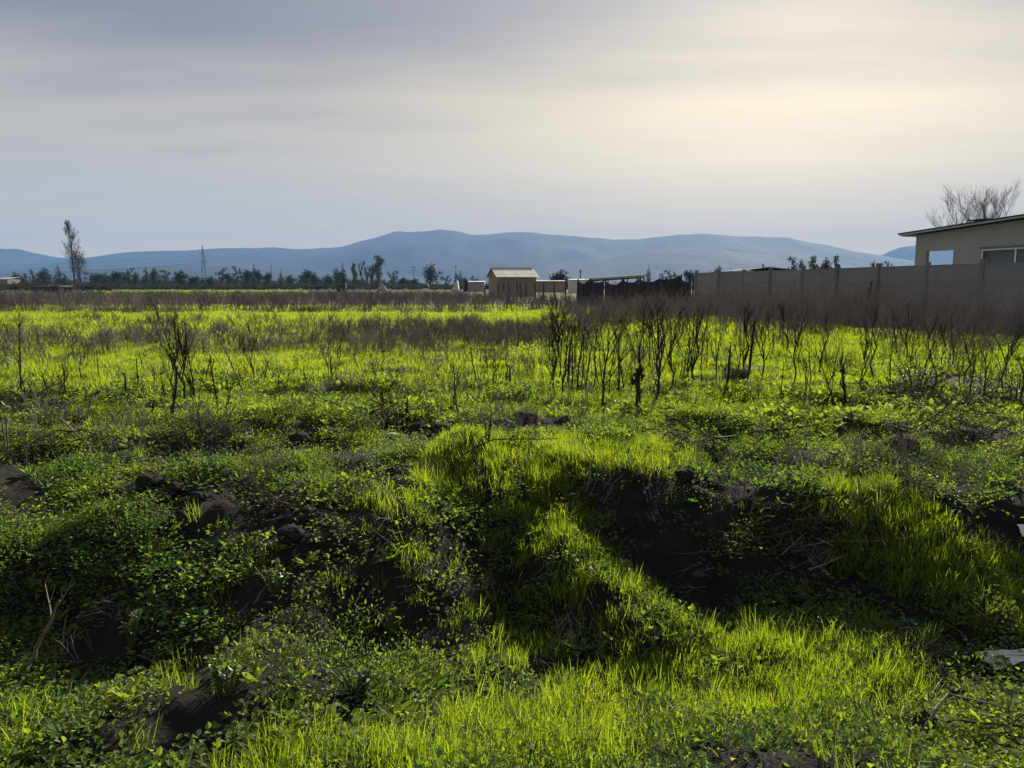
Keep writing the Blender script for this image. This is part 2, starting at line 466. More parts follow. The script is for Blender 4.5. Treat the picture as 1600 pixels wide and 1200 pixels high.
SOIL_POLYS = [
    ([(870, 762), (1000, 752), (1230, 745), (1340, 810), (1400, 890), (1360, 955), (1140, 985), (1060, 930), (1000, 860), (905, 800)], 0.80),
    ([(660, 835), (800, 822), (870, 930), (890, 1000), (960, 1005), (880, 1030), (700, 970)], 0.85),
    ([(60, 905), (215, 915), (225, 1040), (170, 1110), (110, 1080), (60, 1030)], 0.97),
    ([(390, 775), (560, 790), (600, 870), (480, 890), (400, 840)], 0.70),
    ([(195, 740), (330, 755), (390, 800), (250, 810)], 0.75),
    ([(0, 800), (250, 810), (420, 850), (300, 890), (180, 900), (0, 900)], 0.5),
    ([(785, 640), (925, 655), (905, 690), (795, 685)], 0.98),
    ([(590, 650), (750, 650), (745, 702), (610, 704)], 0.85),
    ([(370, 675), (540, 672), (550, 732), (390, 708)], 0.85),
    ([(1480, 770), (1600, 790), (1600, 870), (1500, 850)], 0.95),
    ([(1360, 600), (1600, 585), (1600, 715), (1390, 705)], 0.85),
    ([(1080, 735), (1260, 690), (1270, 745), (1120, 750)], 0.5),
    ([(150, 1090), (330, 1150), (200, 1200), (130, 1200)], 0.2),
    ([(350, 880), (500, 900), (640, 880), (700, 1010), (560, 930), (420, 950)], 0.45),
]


SPURS = [((-0.35, 5.35), (0.64, 3.78)), ((2.2, 4.7), (2.6, 4.0))]


def maps(x, y, z):
    px, py = to_px(x, y, z)
    j = fbm(x * 3.1, y * 3.1, 3) * 60
    k = fbm(x * 3.1 + 40, y * 3.1 + 11, 3) * 50
    qx, qy = px + j, py + k * np.clip((py - 560) / 300, 0.05, 1)
    far = sstep(640 - 60 * sstep(px, 1330, 1420) - py, -25, 25)            # the open field behind the bank
    g = np.zeros(np.shape(x)); s = np.zeros(np.shape(x))
    for p, w in GRASS_POLYS: g = np.maximum(g, w * poly_mask(qx, qy, p))
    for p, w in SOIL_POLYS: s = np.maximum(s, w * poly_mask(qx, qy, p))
    n = fbm(x * 1.3 + 9, y * 1.3, 3)
    s = np.maximum(s, (1 - far) * 0.6 * sstep(n, 0.14, 0.24))
    for a_, b_ in SPURS:
        dx_, dy_ = b_[0] - a_[0], b_[1] - a_[1]
        t_ = np.clip(((x - a_[0]) * dx_ + (y - a_[1]) * dy_) / (dx_ * dx_ + dy_ * dy_), 0, 1)
        g = np.maximum(g, 1.0 - sstep(np.hypot(x - a_[0] - t_ * dx_, y - a_[1] - t_ * dy_) + 0.25 * fbm(x * 3, y * 3 + 8, 2), 0.22, 0.42))
    gf = np.clip(0.72 + 1.1 * fbm(x * 0.55, y * 0.55 + 30, 3), 0.15, 1)
    g = np.maximum(g * (1 - far), far * gf)
    s = s * (1 - far * 0.9)
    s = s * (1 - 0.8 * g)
    bare = ell(px, py, 1580, 1034, 75, 26)
    g = g * (1 - bare); s = np.maximum(s, bare)
    leaf = np.clip((1 - 0.85 * s) * (1 - 0.8 * g) + 0.12, 0, 1) * (1 - 0.95 * bare)
    return px, py, g, s, leaf


def weed_map(x, y):
    """density of the dry brown weeds over the field"""
    px, py = to_px(x, y, np.zeros(np.shape(x)))
    wob = 7 * fbm(x * 0.22, y * 0.22, 3) + 3 * fbm(x * 0.9, y * 0.9, 2)
    q = py + wob
    b1 = sstep(q, 461, 467) * (1 - sstep(q, 487, 492)) * (1 - 0.75 * poly_mask(px, q, [(150, 452), (480, 452), (470, 461), (160, 463)], 3))
    n = fbm(x * 0.35 + 60, y * 0.35, 3)
    w = b1
    w = np.maximum(w, 0.8 * ell(px, q, 330, 536, 300, 20) * sstep(n, -0.16, 0.02))
    w = np.maximum(w, 1.0 * ell(px, q, 725, 529, 230, 20) * sstep(n, -0.3, -0.1))
    w = np.maximum(w, 0.5 * ell(px, q, 40, 545, 110, 20))
    r = sstep(px, 840, 900) * sstep(q, 470, 484) * (1 - sstep(q - 0.018 * (px - 850), 519, 531))
    w = np.maximum(w, r * (0.55 + 0.12 * sstep(px, 1050, 1250)) * np.clip(0.95 + 2.6 * n, .25, 1.3))
    w = np.maximum(w, 0.10 * sstep(px, 850, 1000) * (1 - sstep(py, 570, 640)) * sstep(py, 480, 500))
    w = np.maximum(w, 0.45 * ell(px, q, 1560, 590, 130, 38))
    w = np.maximum(w, np.clip(0.10 + 1.1 * fbm(x * 0.5 + 70, y * 0.5 + 5, 3), 0, .5) * sstep(py, 495, 512) * (1 - sstep(py, 590, 640)))
    # the wall line: nothing grows through it
    return np.where(x > 20.5 - 0.297 * y - 0.25, 0.0, w)


# ------------------------------------------------------------------ ground
def axis(fine_lo, fine_hi, step, lo, hi, grow):
    a = list(np.arange(fine_lo, fine_hi, step))
    s = step; v = fine_hi
    while v < hi: a.append(v); s *= grow; v += s
    a.append(hi)
    s = step; v = fine_lo - step; b = []
    while v > lo: b.append(v); s *= grow; v -= s
    b.append(lo)
    return np.array(b[::-1] + a)


def build_ground():
    xs = axis(-5.2, 5.2, 0.032, -9000, 9000, 1.075)
    ys = axis(1.9, 7.0, 0.032, -1500, 6150, 1.045)
    X, Y = np.meshgrid(xs, ys)
    Z = H(X, Y)
    nx, ny = len(xs), len(ys)
    V = np.stack([X.ravel(), Y.ravel(), Z.ravel()], 1).astype(np.float32)
    i = np.arange(nx - 1); j = np.arange(ny - 1)
    I, J = np.meshgrid(i, j)
    b = (J * nx + I).ravel()
    F = np.stack([b, b + 1, b + nx + 1, b + nx], 1).astype(np.int32)
    me = bpy.data.meshes.new('field')
    me.vertices.add(len(V)); me.vertices.foreach_set('co', V.ravel())
    me.loops.add(F.size); me.loops.foreach_set('vertex_index', F.ravel())
    me.polygons.add(len(F)); me.polygons.foreach_set('loop_start', np.arange(0, F.size, 4, dtype=np.int32))
    me.polygons.foreach_set('use_smooth', np.ones(len(F), bool))
    me.update(calc_edges=True)
    x, y, z = V[:, 0].astype(float), V[:, 1].astype(float), V[:, 2].astype(float)
    px, py, g, s, leaf = maps(x, y, z)
    behind = y < 0.5
    cover = np.clip(0.75 * g * sstep(y, 6, 12) + 0.35 * leaf * sstep(y, 5, 9), 0, 0.9)
    cover = np.where(behind, 0.3, cover)
    lit = np.clip(weed_map(x, np.maximum(y, 0.6)) * 0.9, 0, 0.9) * (y > 8)
    farv = sstep(y, 120, 260) * 0.95
    farv = np.where(poly_mask(px, py, [(150, 453), (480, 452), (470, 461), (160, 463)], 2) > 0.5, 0.0, farv)
    cover = np.where((y > 100) & (farv < 0.5), 0.9, cover)
    for nm, arr in (('cover', cover), ('litter', lit), ('far', farv)):
        at_ = me.attributes.new(nm, 'FLOAT', 'POINT'); at_.data.foreach_set('value', arr.astype(np.float32))
    me.materials.append(M['ground'])
    return tag(obj('field_ground', me), 'dark soil field with a ditch bank across the foreground', 'ground', kind='structure')


build_ground()


def build_hills():
    def ridge(name, pts, Y, depth, label, seed, rough=0.09):
        xs = np.linspace(pts[0][0], pts[-1][0], 420)
        ys = np.interp(xs, [p[0] for p in pts], [p[1] for p in pts])
        ys = ys - 1.6 * fbm(xs * 0.05 + seed, xs * 0 + seed, 4)
        crest = np.array([at(a, b, Y) for a, b in zip(xs, ys)])
        nd = 70
        V = []; 
        t = np.linspace(-1, 1, nd)
        for k in range(nd):
            tt = t[k]
            prof = (1 - abs(tt)) ** (0.9 if tt < 0 else 1.2)
            yy = np.full(len(xs), Y + tt * depth * (1.0 if tt < 0 else 0.3))
            xx = crest[:, 0] * (yy / Y if tt < 0 else 1.0) * 0 + crest[:, 0]
            amp = rough * 4 * (1 - abs(tt)) * abs(tt)
            nz = fbm(xx / 420 + seed, yy / 900 + seed, 5, 0.55)
            zz = crest[:, 2] * np.clip(prof + amp * nz * 2.2, 0, 1.0) - 3
            V.append(np.stack([xx, yy, zz], 1))
        V = np.concatenate(V); nx = len(xs)
        F = [(k * nx + i, k * nx + i + 1, (k + 1) * nx + i + 1, (k + 1) * nx + i) for k in range(nd - 1) for i in range(nx - 1)]
        me = bpy.data.meshes.new(name); me.from_pydata(V.tolist(), [], F)
        me.polygons.foreach_set('use_smooth', [True] * len(F)); me.materials.append(M['hill'])
        return tag(obj(name, me), label, 'hills', kind='structure')
    main = [(-500, 392), (-300, 380), (-120, 392), (0, 388), (30, 387), (50, 393), (80, 399), (100, 402), (130, 402), (150, 402), (170, 397), (200, 393), (240, 391), (300, 390), (355, 386), (400, 387), (430, 385), (460, 388), (500, 387), (535, 384), (560, 377), (590, 369), (618, 360), (640, 361), (665, 360), (690, 357), (715, 360), (738, 366), (760, 365), (790, 362), (820, 361), (850, 364), (890, 367), (930, 370), (960, 373), (1000, 372), (1050, 366), (1100, 363), (1140, 367), (1200, 369), (1230, 370), (1260, 377), (1290, 381), (1320, 391), (1345, 394), (1370, 398), (1420, 410), (1480, 430), (1530, 447)]
    ridge('mountain_range', main, 5200, 1700, 'long blue mountain range behind the whole field', 3.0)
    ridge('foothill', [(780, 440), (850, 413), (900, 406), (950, 401), (1000, 393), (1040, 389), (1080, 387), (1120, 388), (1160, 394), (1200, 397), (1225, 393), (1260, 398), (1300, 408), (1350, 420), (1400, 436), (1440, 446)], 3700, 900, 'lower blue foothill in front of the mountains', 8.0)
    ridge('foothill', [(-500, 425), (-200, 420), (0, 424), (120, 420), (250, 415), (330, 414), (420, 420), (520, 424), (640, 430), (740, 442)], 3000, 700, 'low pale foothill at the left', 21.0)
    ridge('mountain_range', [(1290, 446), (1330, 418), (1370, 400), (1390, 391), (1410, 384), (1440, 380), (1500, 378), (1600, 374), (1750, 368), (1950, 380), (2200, 378)], 5700, 1000, 'pale distant ridge beside the house', 13.0)


build_hills()


# ------------------------------------------------------------------ scatter of stuff
def proto_collection(name, meshes):
    c = bpy.data.collections.new(name)
    for i, me in enumerate(meshes):
        o = bpy.data.objects.new('%s_%02d' % (name, i), me)
        c.objects.link(o)
    return c


def scatter(name, protos, P, rot, scl, idx, tint, label, cat):
    c = proto_collection(name + '_kinds', protos)
    me = bpy.data.meshes.new(name)
    n = len(P)
    me.vertices.add(n); me.vertices.foreach_set('co', np.asarray(P, np.float32).ravel())
    a = me.attributes.new('rot', 'FLOAT_VECTOR', 'POINT'); a.data.foreach_set('vector', np.asarray(rot, np.float32).ravel())
    scl = np.asarray(scl, np.float32)
    if scl.ndim == 1: scl = np.stack([scl] * 3, 1)
    a = me.attributes.new('scl', 'FLOAT_VECTOR', 'POINT'); a.data.foreach_set('vector', scl.ravel())
    a = me.attributes.new('idx', 'INT', 'POINT'); a.data.foreach_set('value', np.asarray(idx, np.int32))
    a = me.attributes.new('tint', 'FLOAT', 'POINT'); a.data.foreach_set('value', np.asarray(tint, np.float32))
    o = obj(name, me)
    ng = bpy.data.node_groups.new(name, 'GeometryNodeTree')
    ng.interface.new_socket('Geometry', in_out='INPUT', socket_type='NodeSocketGeometry')
    ng.interface.new_socket('Geometry', in_out='OUTPUT', socket_type='NodeSocketGeometry')
    N = ng.nodes.new; L = ng.links.new
    gi = N('NodeGroupInput'); go = N('NodeGroupOutput')
    ci = N('GeometryNodeCollectionInfo'); ci.inputs['Collection'].default_value = c
    ci.inputs['Separate Children'].default_value = True; ci.inputs['Reset Children'].default_value = True
    ip = N('GeometryNodeInstanceOnPoints'); ip.inputs['Pick Instance'].default_value = True

    def named(nm, t):
        q = N('GeometryNodeInputNamedAttribute'); q.data_type = t; q.inputs['Name'].default_value = nm
        return q.outputs['Attribute']
    L(gi.outputs[0], ip.inputs['Points']); L(ci.outputs[0], ip.inputs['Instance'])
    L(named('idx', 'INT'), ip.inputs['Instance Index']); L(named('rot', 'FLOAT_VECTOR'), ip.inputs['Rotation']); L(named('scl', 'FLOAT_VECTOR'), ip.inputs['Scale'])
    L(ip.outputs[0], go.inputs[0])
    md = o.modifiers.new('scatter', 'NODES'); md.node_group = ng
    return tag(o, label, cat, kind='stuff')


def blade_strip(mb, base, az, L, w, bend, a, segs=3):
    d = Vector((math.cos(az), math.sin(az), 0)); s = Vector((-math.sin(az + random.uniform(-.8, .8)), math.cos(az), 0)).normalized()
    vs_ = []; fs = []
    p = Vector(base); ang = random.uniform(0.02, 0.35)
    for i in range(segs):
        ww = w * (1 - 0.55 * i / segs)
        vs_ += [p - s * ww / 2, p + s * ww / 2]
        ang += bend / segs * (0.6 + 0.8 * i / segs)
        p = p + (d * math.sin(ang) + Vector((0, 0, math.cos(ang)))) * (L / segs)
    vs_.append(p)
    for i in range(segs - 1): fs.append((2 * i, 2 * i + 1, 2 * i + 3, 2 * i + 2))
    k = 2 * (segs - 1); fs.append((k, k + 1, k + 2))
    mb.add(vs_, fs, a)


def grass_proto(nb, R, L0, L1, w, bend, segs=3):
    mb = MB()
    for i in range(nb):
        r = R * math.sqrt(random.random()); t = random.random() * 6.283
        blade_strip(mb, (r * math.cos(t), r * math.sin(t), -0.01), random.random() * 6.283, random.uniform(L0, L1), w * random.uniform(.7, 1.2), random.uniform(0.1, bend), random.random(), segs)
    return mb.mesh('grass_tuft', M['grass'])


def leaf_shape(mb, p, az, tilt, L, W, a, fold=0.25):
    """ovate leaf of two halves folded along the midrib"""
    d = Vector((math.cos(az) * math.cos(tilt), math.sin(az) * math.cos(tilt), math.sin(tilt)))
    s = Vector((-math.sin(az), math.cos(az), 0)); u = s.cross(d) * -1
    if u.z < 0: u = -u
    p = Vector(p)
    e = lambda l, w_, h: p + d * (L * l) + s * (W * w_) + u * (W * h)
    mb.add([e(0, 0, 0), e(.35, -.5, fold), e(.75, -.38, fold * .7), e(1, 0, -.05), e(.75, .38, fold * .7), e(.35, .5, fold), e(.5, 0, .0)],
           [(0, 6, 1), (1, 6, 2), (2, 6, 3), (3, 6, 4), (4, 6, 5), (5, 6, 0)], a)


def cover_proto(n, R, hh, L0, L1, asp, upright=0.3):
    mb = MB()
    for i in range(n):
        r = R * math.sqrt(random.random()); t = random.random() * 6.283
        top = hh * math.sqrt(max(0.05, 1 - (r / R) ** 2))
        z = top * random.uniform(0.35, 1.0)
        L = random.uniform(L0, L1)
        leaf_shape(mb, (r * math.cos(t), r * math.sin(t), z), t + random.gauss(0, 1.1), random.gauss(upright, 0.45), L, L * asp * random.uniform(.8, 1.2), random.random())
        if i % 5 == 0:
            mb.tube([(r * .3 * math.cos(t), r * .3 * math.sin(t), -0.01), (r * math.cos(t), r * math.sin(t), z)], [0.0012, 0.0008], 3, 0.3, False)
    return mb.mesh('weed_cushion', M['leaf'])


def rosette_proto(n, L0, L1, asp):
    mb = MB()
    for i in range(n):
        t = i / n * 6.283 + random.gauss(0, .25)
        L = random.uniform(L0, L1)
        leaf_shape(mb, (0.008 * math.cos(t), 0.008 * math.sin(t), 0.01), t, random.uniform(0.15, 0.9), L, L * asp, random.random(), 0.18)
    return mb.mesh('weed_rosette', M['leaf'])


def sample_points(n, xlo, xhi, ylo, yhi, wfun, seed):
    """points by rejection over a wedge in front of the camera, with wfun giving the chance of growing"""
    r = np.random.default_rng(seed)
    yy = np.sqrt(r.random(n) * (yhi ** 2 - ylo ** 2) + ylo ** 2)
    u = r.random(n) * (xhi - xlo) + xlo
    xx = u * yy
    zz = H(xx, yy)
    keep = r.random(n) < wfun(xx, yy, zz)
    return xx[keep], yy[keep], zz[keep], r


def build_cover():
    grass_protos = [grass_proto(34, 0.075, 0.03, 0.09, 0.0034, 1.1) for _ in range(5)] + \
                   [grass_proto(28, 0.06, 0.08, 0.18, 0.0038, 1.3, 4) for _ in range(5)] + \
                   [grass_proto(40, 0.13, 0.035, 0.10, 0.0085, 1.1, 2) for _ in range(4)] + \
                   [grass_proto(40, 0.30, 0.05, 0.14, 0.022, 0.9, 2) for _ in range(4)]
    P = []; R = []; Sx = []; I = []; T = []

    def put(xx, yy, zz, r, i0, i1, s0, s1, tint, sink=0.0):
        n = len(xx)
        P.append(np.stack([xx, yy, zz - sink], 1))
        R.append(np.stack([r.normal(0, .12, n), r.normal(0, .12, n), r.random(n) * 6.283], 1))
        Sx.append(r.uniform(s0, s1, n)); I.append(r.integers(i0, i1, n)); T.append(np.clip(tint, 0, 1))
    # near grass, short and long
    f = lambda x, y, z: maps(x, y, z)[2] ** 1.3
    xx, yy, zz, r = sample_points(25600, -1.5, 1.5, 1.25, 8.5, f, 1)
    put(xx, yy, zz, r, 0, 5, 0.8, 1.3, 0.62 + 0.5 * fbm(xx * 1.7, yy * 1.7, 3) + r.normal(0, .15, len(xx)))
    f2 = lambda x, y, z: (maps(x, y, z)[2] ** 1.6) * np.clip(0.5 + 2.4 * fbm(x * 2.2 + 3, y * 2.2, 3), 0, 1)
    xx, yy, zz, r = sample_points(16000, -1.5, 1.5, 1.25, 8.5, f2, 2)
    put(xx, yy, zz, r, 5, 10, 0.6, 1.15, 0.68 + 0.5 * fbm(xx * 1.7, yy * 1.7, 3) + r.normal(0, .15, len(xx)))
    # stray tufts in the weeds and on the bank
    xx, yy, zz, r = sample_points(5600, -1.5, 1.5, 1.25, 9, lambda x, y, z: 0.22 * (1 - maps(x, y, z)[3]) + 0.04, 3)
    put(xx, yy, zz, r, 0, 10, 0.5, 1.0, 0.5 + r.normal(0, .2, len(xx)))
    # the open field
    xx, yy, zz, r = sample_points(30000, -0.95, 0.95, 7.0, 19, lambda x, y, z: maps(x, y, z)[2] ** 0.8, 4)
    put(xx, yy, zz, r, 10, 14, 0.55, 1.35, 0.72 + 0.55 * fbm(xx * 0.7, yy * 0.7, 3) + r.normal(0, .14, len(xx)))

    def ff(x, y, z):
        return np.clip(0.95 - 0.75 * weed_map(x, y), 0, 1) * (x < 20.3 - 0.297 * y)
    xx, yy, zz, r = sample_points(32000, -0.95, 0.95, 17, 52, ff, 5)
    put(xx, yy, zz, r, 14, 18, 0.6, 1.4, 0.75 + 0.5 * fbm(xx * 0.4, yy * 0.4, 3) + r.normal(0, .14, len(xx)))
    xx, yy, zz, r = sample_points(9000, -0.60, -0.22, 100, 260, lambda x, y, z: 0.0 * x + 1.0 * (poly_mask(*to_px(x, y, z), [(150, 453), (480, 452), (470, 461), (160, 463)], 2) > .4), 6)
    put(xx, yy, zz, r, 14, 18, 1.2, 2.4, 0.7 + r.normal(0, .14, len(xx)))
    scatter('grass', grass_protos, np.concatenate(P), np.concatenate(R), np.concatenate(Sx), np.concatenate(I), np.concatenate(T),
            'bright yellow-green grass growing over the field and the ditch bank', 'grass')

    protos = [cover_proto(46, 0.12, 0.07, 0.012, 0.026, 0.7) for _ in range(5)] + \
             [cover_proto(110, 0.13, 0.12, 0.008, 0.018, 0.42, 0.5) for _ in range(3)] + \
             [rosette_proto(9, 0.035, 0.085, 0.42) for _ in range(3)] + \
             [cover_proto(26, 0.13, 0.05, 0.018, 0.038, 0.66) for _ in range(4)] + \
             [cover_proto(40, 0.26, 0.10, 0.04, 0.075, 0.6) for _ in range(3)]
    P.clear(); R.clear(); Sx.clear(); I.clear(); T.clear()
    fl = lambda x, y, z: np.clip(maps(x, y, z)[4] * (0.62 - 0.20 * sstep(-x, .2, .9) * sstep(5.2 - y, 0, .6) * sstep(y, 2.6, 3.0) + (3.2 + 1.6 * sstep(-x, .2, .9)) * fbm(x * 2.4 + 7, y * 2.4, 3)), 0.03, 1)
    tintf = lambda x, y, r: 0.54 + 0.16 * sstep(y, 5, 7) + 0.2 * sstep(3.3 - y, 0, .8) * sstep(x, -1.2, 0) + 0.9 * fbm(x * 1.1 + 20, y * 1.1, 3) + r.normal(0, .16, len(x))
    xx, yy, zz, r = sample_points(20800, -1.5, 1.5, 1.25, 9.5, fl, 21)
    put(xx, yy, zz, r, 0, 5, 0.7, 1.35, tintf(xx, yy, r), 0.01)
    xx, yy, zz, r = sample_points(14400, -1.5, 1.5, 1.25, 9.5, fl, 22)
    put(xx, yy, zz, r, 11, 15, 0.6, 1.2, tintf(xx, yy, r) + .05, 0.01)
    lush = lambda x, y, z: (fl(x, y, z) * sstep(fbm(x * 0.9 + 50, y * 0.9, 2), 0.0, 0.14)) * 0.8 + 0.7 * ell(*to_px(x, y, z), 540, 1030, 130, 90) + 0.5 * ell(*to_px(x, y, z), 1250, 1165, 330, 40)
    xx, yy, zz, r = sample_points(8320, -1.5, 1.5, 1.25, 9.5, lush, 23)
    put(xx, yy, zz, r, 5, 8, 0.8, 1.6, tintf(xx, yy, r) - .08, 0.01)
    xx, yy, zz, r = sample_points(3040, -1.5, 1.5, 1.25, 9.5, lambda x, y, z: 0.25 + 0.6 * fl(x, y, z), 24)
    put(xx, yy, zz, r, 8, 11, 0.6, 1.3, tintf(xx, yy, r) - .05)
    fm = lambda x, y, z: np.clip(0.65 * sstep(11 - y, 0, 4) + 0.02 + 1.0 * fbm(x * 0.6 + 90, y * 0.6, 3), 0.0, 1)
    xx, yy, zz, r = sample_points(10000, -0.95, 0.95, 7.0, 17, fm, 25)
    put(xx, yy, zz, r, 15, 18, 0.6, 1.3, tintf(xx, yy, r) - 0.02, 0.02)
    scatter('ground_cover_weeds', protos, np.concatenate(P), np.concatenate(R), np.concatenate(Sx), np.concatenate(I), np.concatenate(T),
            'low leafy green weeds covering the soil and the ditch bank', 'weeds')


def weed_branch(mb, p, d, L, r, depth, nside=3, gn=0.35, a=0.5):
    """a dry stem that forks upwards"""
    segs = 3 if depth > 0 else 2
    pts = [Vector(p)]; q = Vector(p); dd = Vector(d).normalized()
    for i in range(segs):
        dd = (dd + Vector((random.gauss(0, .10), random.gauss(0, .10), random.gauss(0.03, .06)))).normalized()
        q = q + dd * (L / segs); pts.append(q.copy())
    rr = [r * (1 - 0.6 * i / segs) for i in range(segs + 1)]
    mb.tube(pts, rr, nside, a, False)
    if depth <= 0: return
    k = random.randint(2, 4) if depth > 1 else random.randint(2, 5)
    for i in range(k):
        t = random.uniform(0.3, 1.0)
        f = t * segs; i0 = min(int(f), segs - 1)
        b = pts[i0].lerp(pts[i0 + 1], f - i0)
        az = random.random() * 6.283
        side = Vector((math.cos(az), math.sin(az), 0))
        nd = (dd * random.uniform(.7, 1.1) + side * random.uniform(gn, gn + .5) + Vector((0, 0, .25))).normalized()
        weed_branch(mb, b, nd, L * random.uniform(.35, .6), r * 0.55, depth - 1, nside, gn, a)


def weed_clump(n, R, h0, h1, r, depth):
    mb = MB()
    for i in range(n):
        t = random.random() * 6.283; q = R * math.sqrt(random.random())
        weed_branch(mb, (q * math.cos(t), q * math.sin(t), -0.02), (random.gauss(0, .16), random.gauss(0, .16), 1), random.uniform(h0, h1) * .75, r, depth, 3, 0.35, random.random())
    return mb.mesh('dry_weed_clump', M['dead'])


def build_dead_weeds():
    protos = [weed_clump(7, 0.28, 0.55, 1.0, 0.006, 2) for _ in range(6)] + \
             [weed_clump(5, 0.40, 0.5, 1.05, 0.016, 2) for _ in range(5)] + \
             [weed_clump(9, 0.22, 0.15, 0.4, 0.004, 1) for _ in range(4)] + \
             [weed_clump(13, 0.34, 0.30, 0.62, 0.0075, 2) for _ in range(5)]
    P = []; R = []; Sx = []; I = []; T = []

    def put(xx, yy, zz, r, i0, i1, s0, s1):
        n = len(xx)
        P.append(np.stack([xx, yy, zz], 1)); R.append(np.stack([r.normal(0, .08, n), r.normal(0, .08, n), r.random(n) * 6.283], 1))
        s = r.uniform(s0, s1, n); Sx.append(s); I.append(r.integers(i0, i1, n))
        T.append(np.clip(0.45 + 0.9 * fbm(xx * 0.15, yy * 0.15, 3) + r.normal(0, .2, n), 0, 1))
    w = lambda x, y, z: weed_map(x, y)
    xx, yy, zz, r = sample_points(9500, -0.95, 0.95, 36, 130, w, 31); put(xx, yy, zz, r, 6, 11, 0.7, 1.15)
    xx, yy, zz, r = sample_points(6500, -0.95, 0.95, 9.5, 38, w, 32)
    big = sstep(to_px(xx, yy, zz * 0)[0], 820, 1050)
    n = len(xx); put(xx, yy, zz, r, 0, 6, 0.45, 1.0)
    Sx[-1] = Sx[-1] * (1 + (0.40 + 0.25 * sstep(to_px(xx, yy, zz * 0)[0], 1050, 1200)) * big * sstep(yy, 14, 18))
    left = r.random(n) > big
    I[-1] = np.where(left, r.integers(15, 20, n), I[-1])
    # short dry stems through the open field and on the bank
    xx, yy, zz, r = sample_points(2600, -0.95, 0.95, 6.0, 20, lambda x, y, z: np.clip(0.10 + 1.6 * fbm(x * 0.7 + 33, y * 0.7, 3), 0, .8), 33); put(xx, yy, zz, r, 11, 15, 0.6, 1.3)
    xx, yy, zz, r = sample_points(1500, -0.95, 0.95, 4.6, 9.5, lambda x, y, z: np.clip(0.06 + 2.0 * fbm(x * 1.1 + 13, y * 1.1 + 2, 3), 0, .85), 35); put(xx, yy, zz, r, 11, 15, 0.45, 1.0)
    R[-1][:, :2] += r.normal(0, .3, (len(xx), 2))
    f = lambda x, y, z: np.clip(0.03 + 0.5 * maps(x, y, z)[3], 0, .5)
    xx, yy, zz, r = sample_points(1300, -0.95, 0.95, 2.2, 7.5, f, 34); put(xx, yy, zz, r, 11, 15, 0.25, 0.6)
    R[-1][:, 0] += r.normal(0, .7, len(xx)); R[-1][:, 1] += r.normal(0, .7, len(xx))
    scatter('dry_weeds', protos, np.concatenate(P), np.concatenate(R), np.concatenate(Sx), np.concatenate(I), np.concatenate(T),
            'bands of dry brown weeds standing across the field and before the wall', 'dry weeds')


def build_scrub():
    def bush(n, R, hh, L):
        mb = MB()
        cl = [(random.gauss(0, R * .45), random.gauss(0, R * .45), hh * random.uniform(.35, .8), R * random.uniform(.3, .5)) for _ in range(7)]
        for i in range(n):
            c = random.choice(cl)
            v = Vector((random.gauss(0, 1), random.gauss(0, 1), random.gauss(0, 1))).normalized() * c[3] * random.uniform(.6, 1)
            p = Vector(c[:3]) + v; p.z = max(0.05, p.z)
            leaf_shape(mb, p, random.random() * 6.28, random.gauss(.3, .7), L * random.uniform(.6, 1.2), L * .6, random.random())
        return mb.mesh('scrub_bush', M['scrub'])
    protos = [bush(170, 1.6, 2.2, 0.5) for _ in range(5)]
    r = np.random.default_rng(5)
    P = []
    for i in range(820):
        px = r.uniform(-120, 900); Y = r.uniform(250, 420)
        p = at(px, 448, Y); P.append((p.x, Y, -0.1))
    for i in range(260):
        px = r.uniform(900, 1650); Y = r.uniform(280, 420); p = at(px, 448, Y); P.append((p.x, Y, -0.1))
    for i in range(70):
        px = r.uniform(-60, 170); Y = r.uniform(190, 240); p = at(px, 448, Y); P.append((p.x, Y, -0.1))
    P = np.array(P); n = len(P)
    scatter('scrub', protos, P, np.stack([np.zeros(n), np.zeros(n), r.random(n) * 6.28], 1), r.uniform(.55, 1.25, n), r.integers(0, 5, n), r.random(n),
            'low brownish scrub along the far edge of the field', 'scrub')


def build_woodland():
    def crown(n, L):
        mb = MB()
        cl = [(random.gauss(0, .9), random.gauss(0, .9), random.uniform(1.2, 4.2), random.uniform(.7, 1.3)) for _ in range(9)]
        for i in range(n):
            c = random.choice(cl); v = Vector((random.gauss(0, 1), random.gauss(0, 1), random.gauss(0, 1))).normalized() * c[3] * random.uniform(.5, 1.1)
            p = Vector(c[:3]) + v; p.z = max(.1, p.z)
            leaf_shape(mb, p, random.random() * 6.28, random.gauss(.3, .7), L * random.uniform(.6, 1.2), L * .6, random.random())
        return mb.mesh('wood_crown', M['wood'])
    protos = [crown(240, .6) for _ in range(6)]
    r_ = np.random.default_rng(8); P = []; Sx = []
    for i in range(480):
        px = r_.uniform(-140, 640) if i < 400 else r_.uniform(640, 1500); Y = r_.uniform(380, 470); p = at(px, 448, Y); P.append((p.x, Y, -.1)); Sx.append(r_.uniform(.6, 1.45) * (1 if i < 400 else .7))
    n = len(P)
    scatter('woodland', protos, P, np.stack([np.zeros(n), np.zeros(n), r_.random(n) * 6.28], 1), Sx, r_.integers(0, 6, n), r_.random(n),
            'dark mass of far woodland behind the single trees', 'woodland')


M['wood'] = leafmat('wood_leaf', (0.022, 0.034, 0.022), (0.05, 0.062, 0.036), (0.02, 0.03, 0.01), (0.05, 0.06, 0.02), 0.25, 0.6, 0.2)
build_woodland()
build_cover()
build_dead_weeds()
build_scrub()

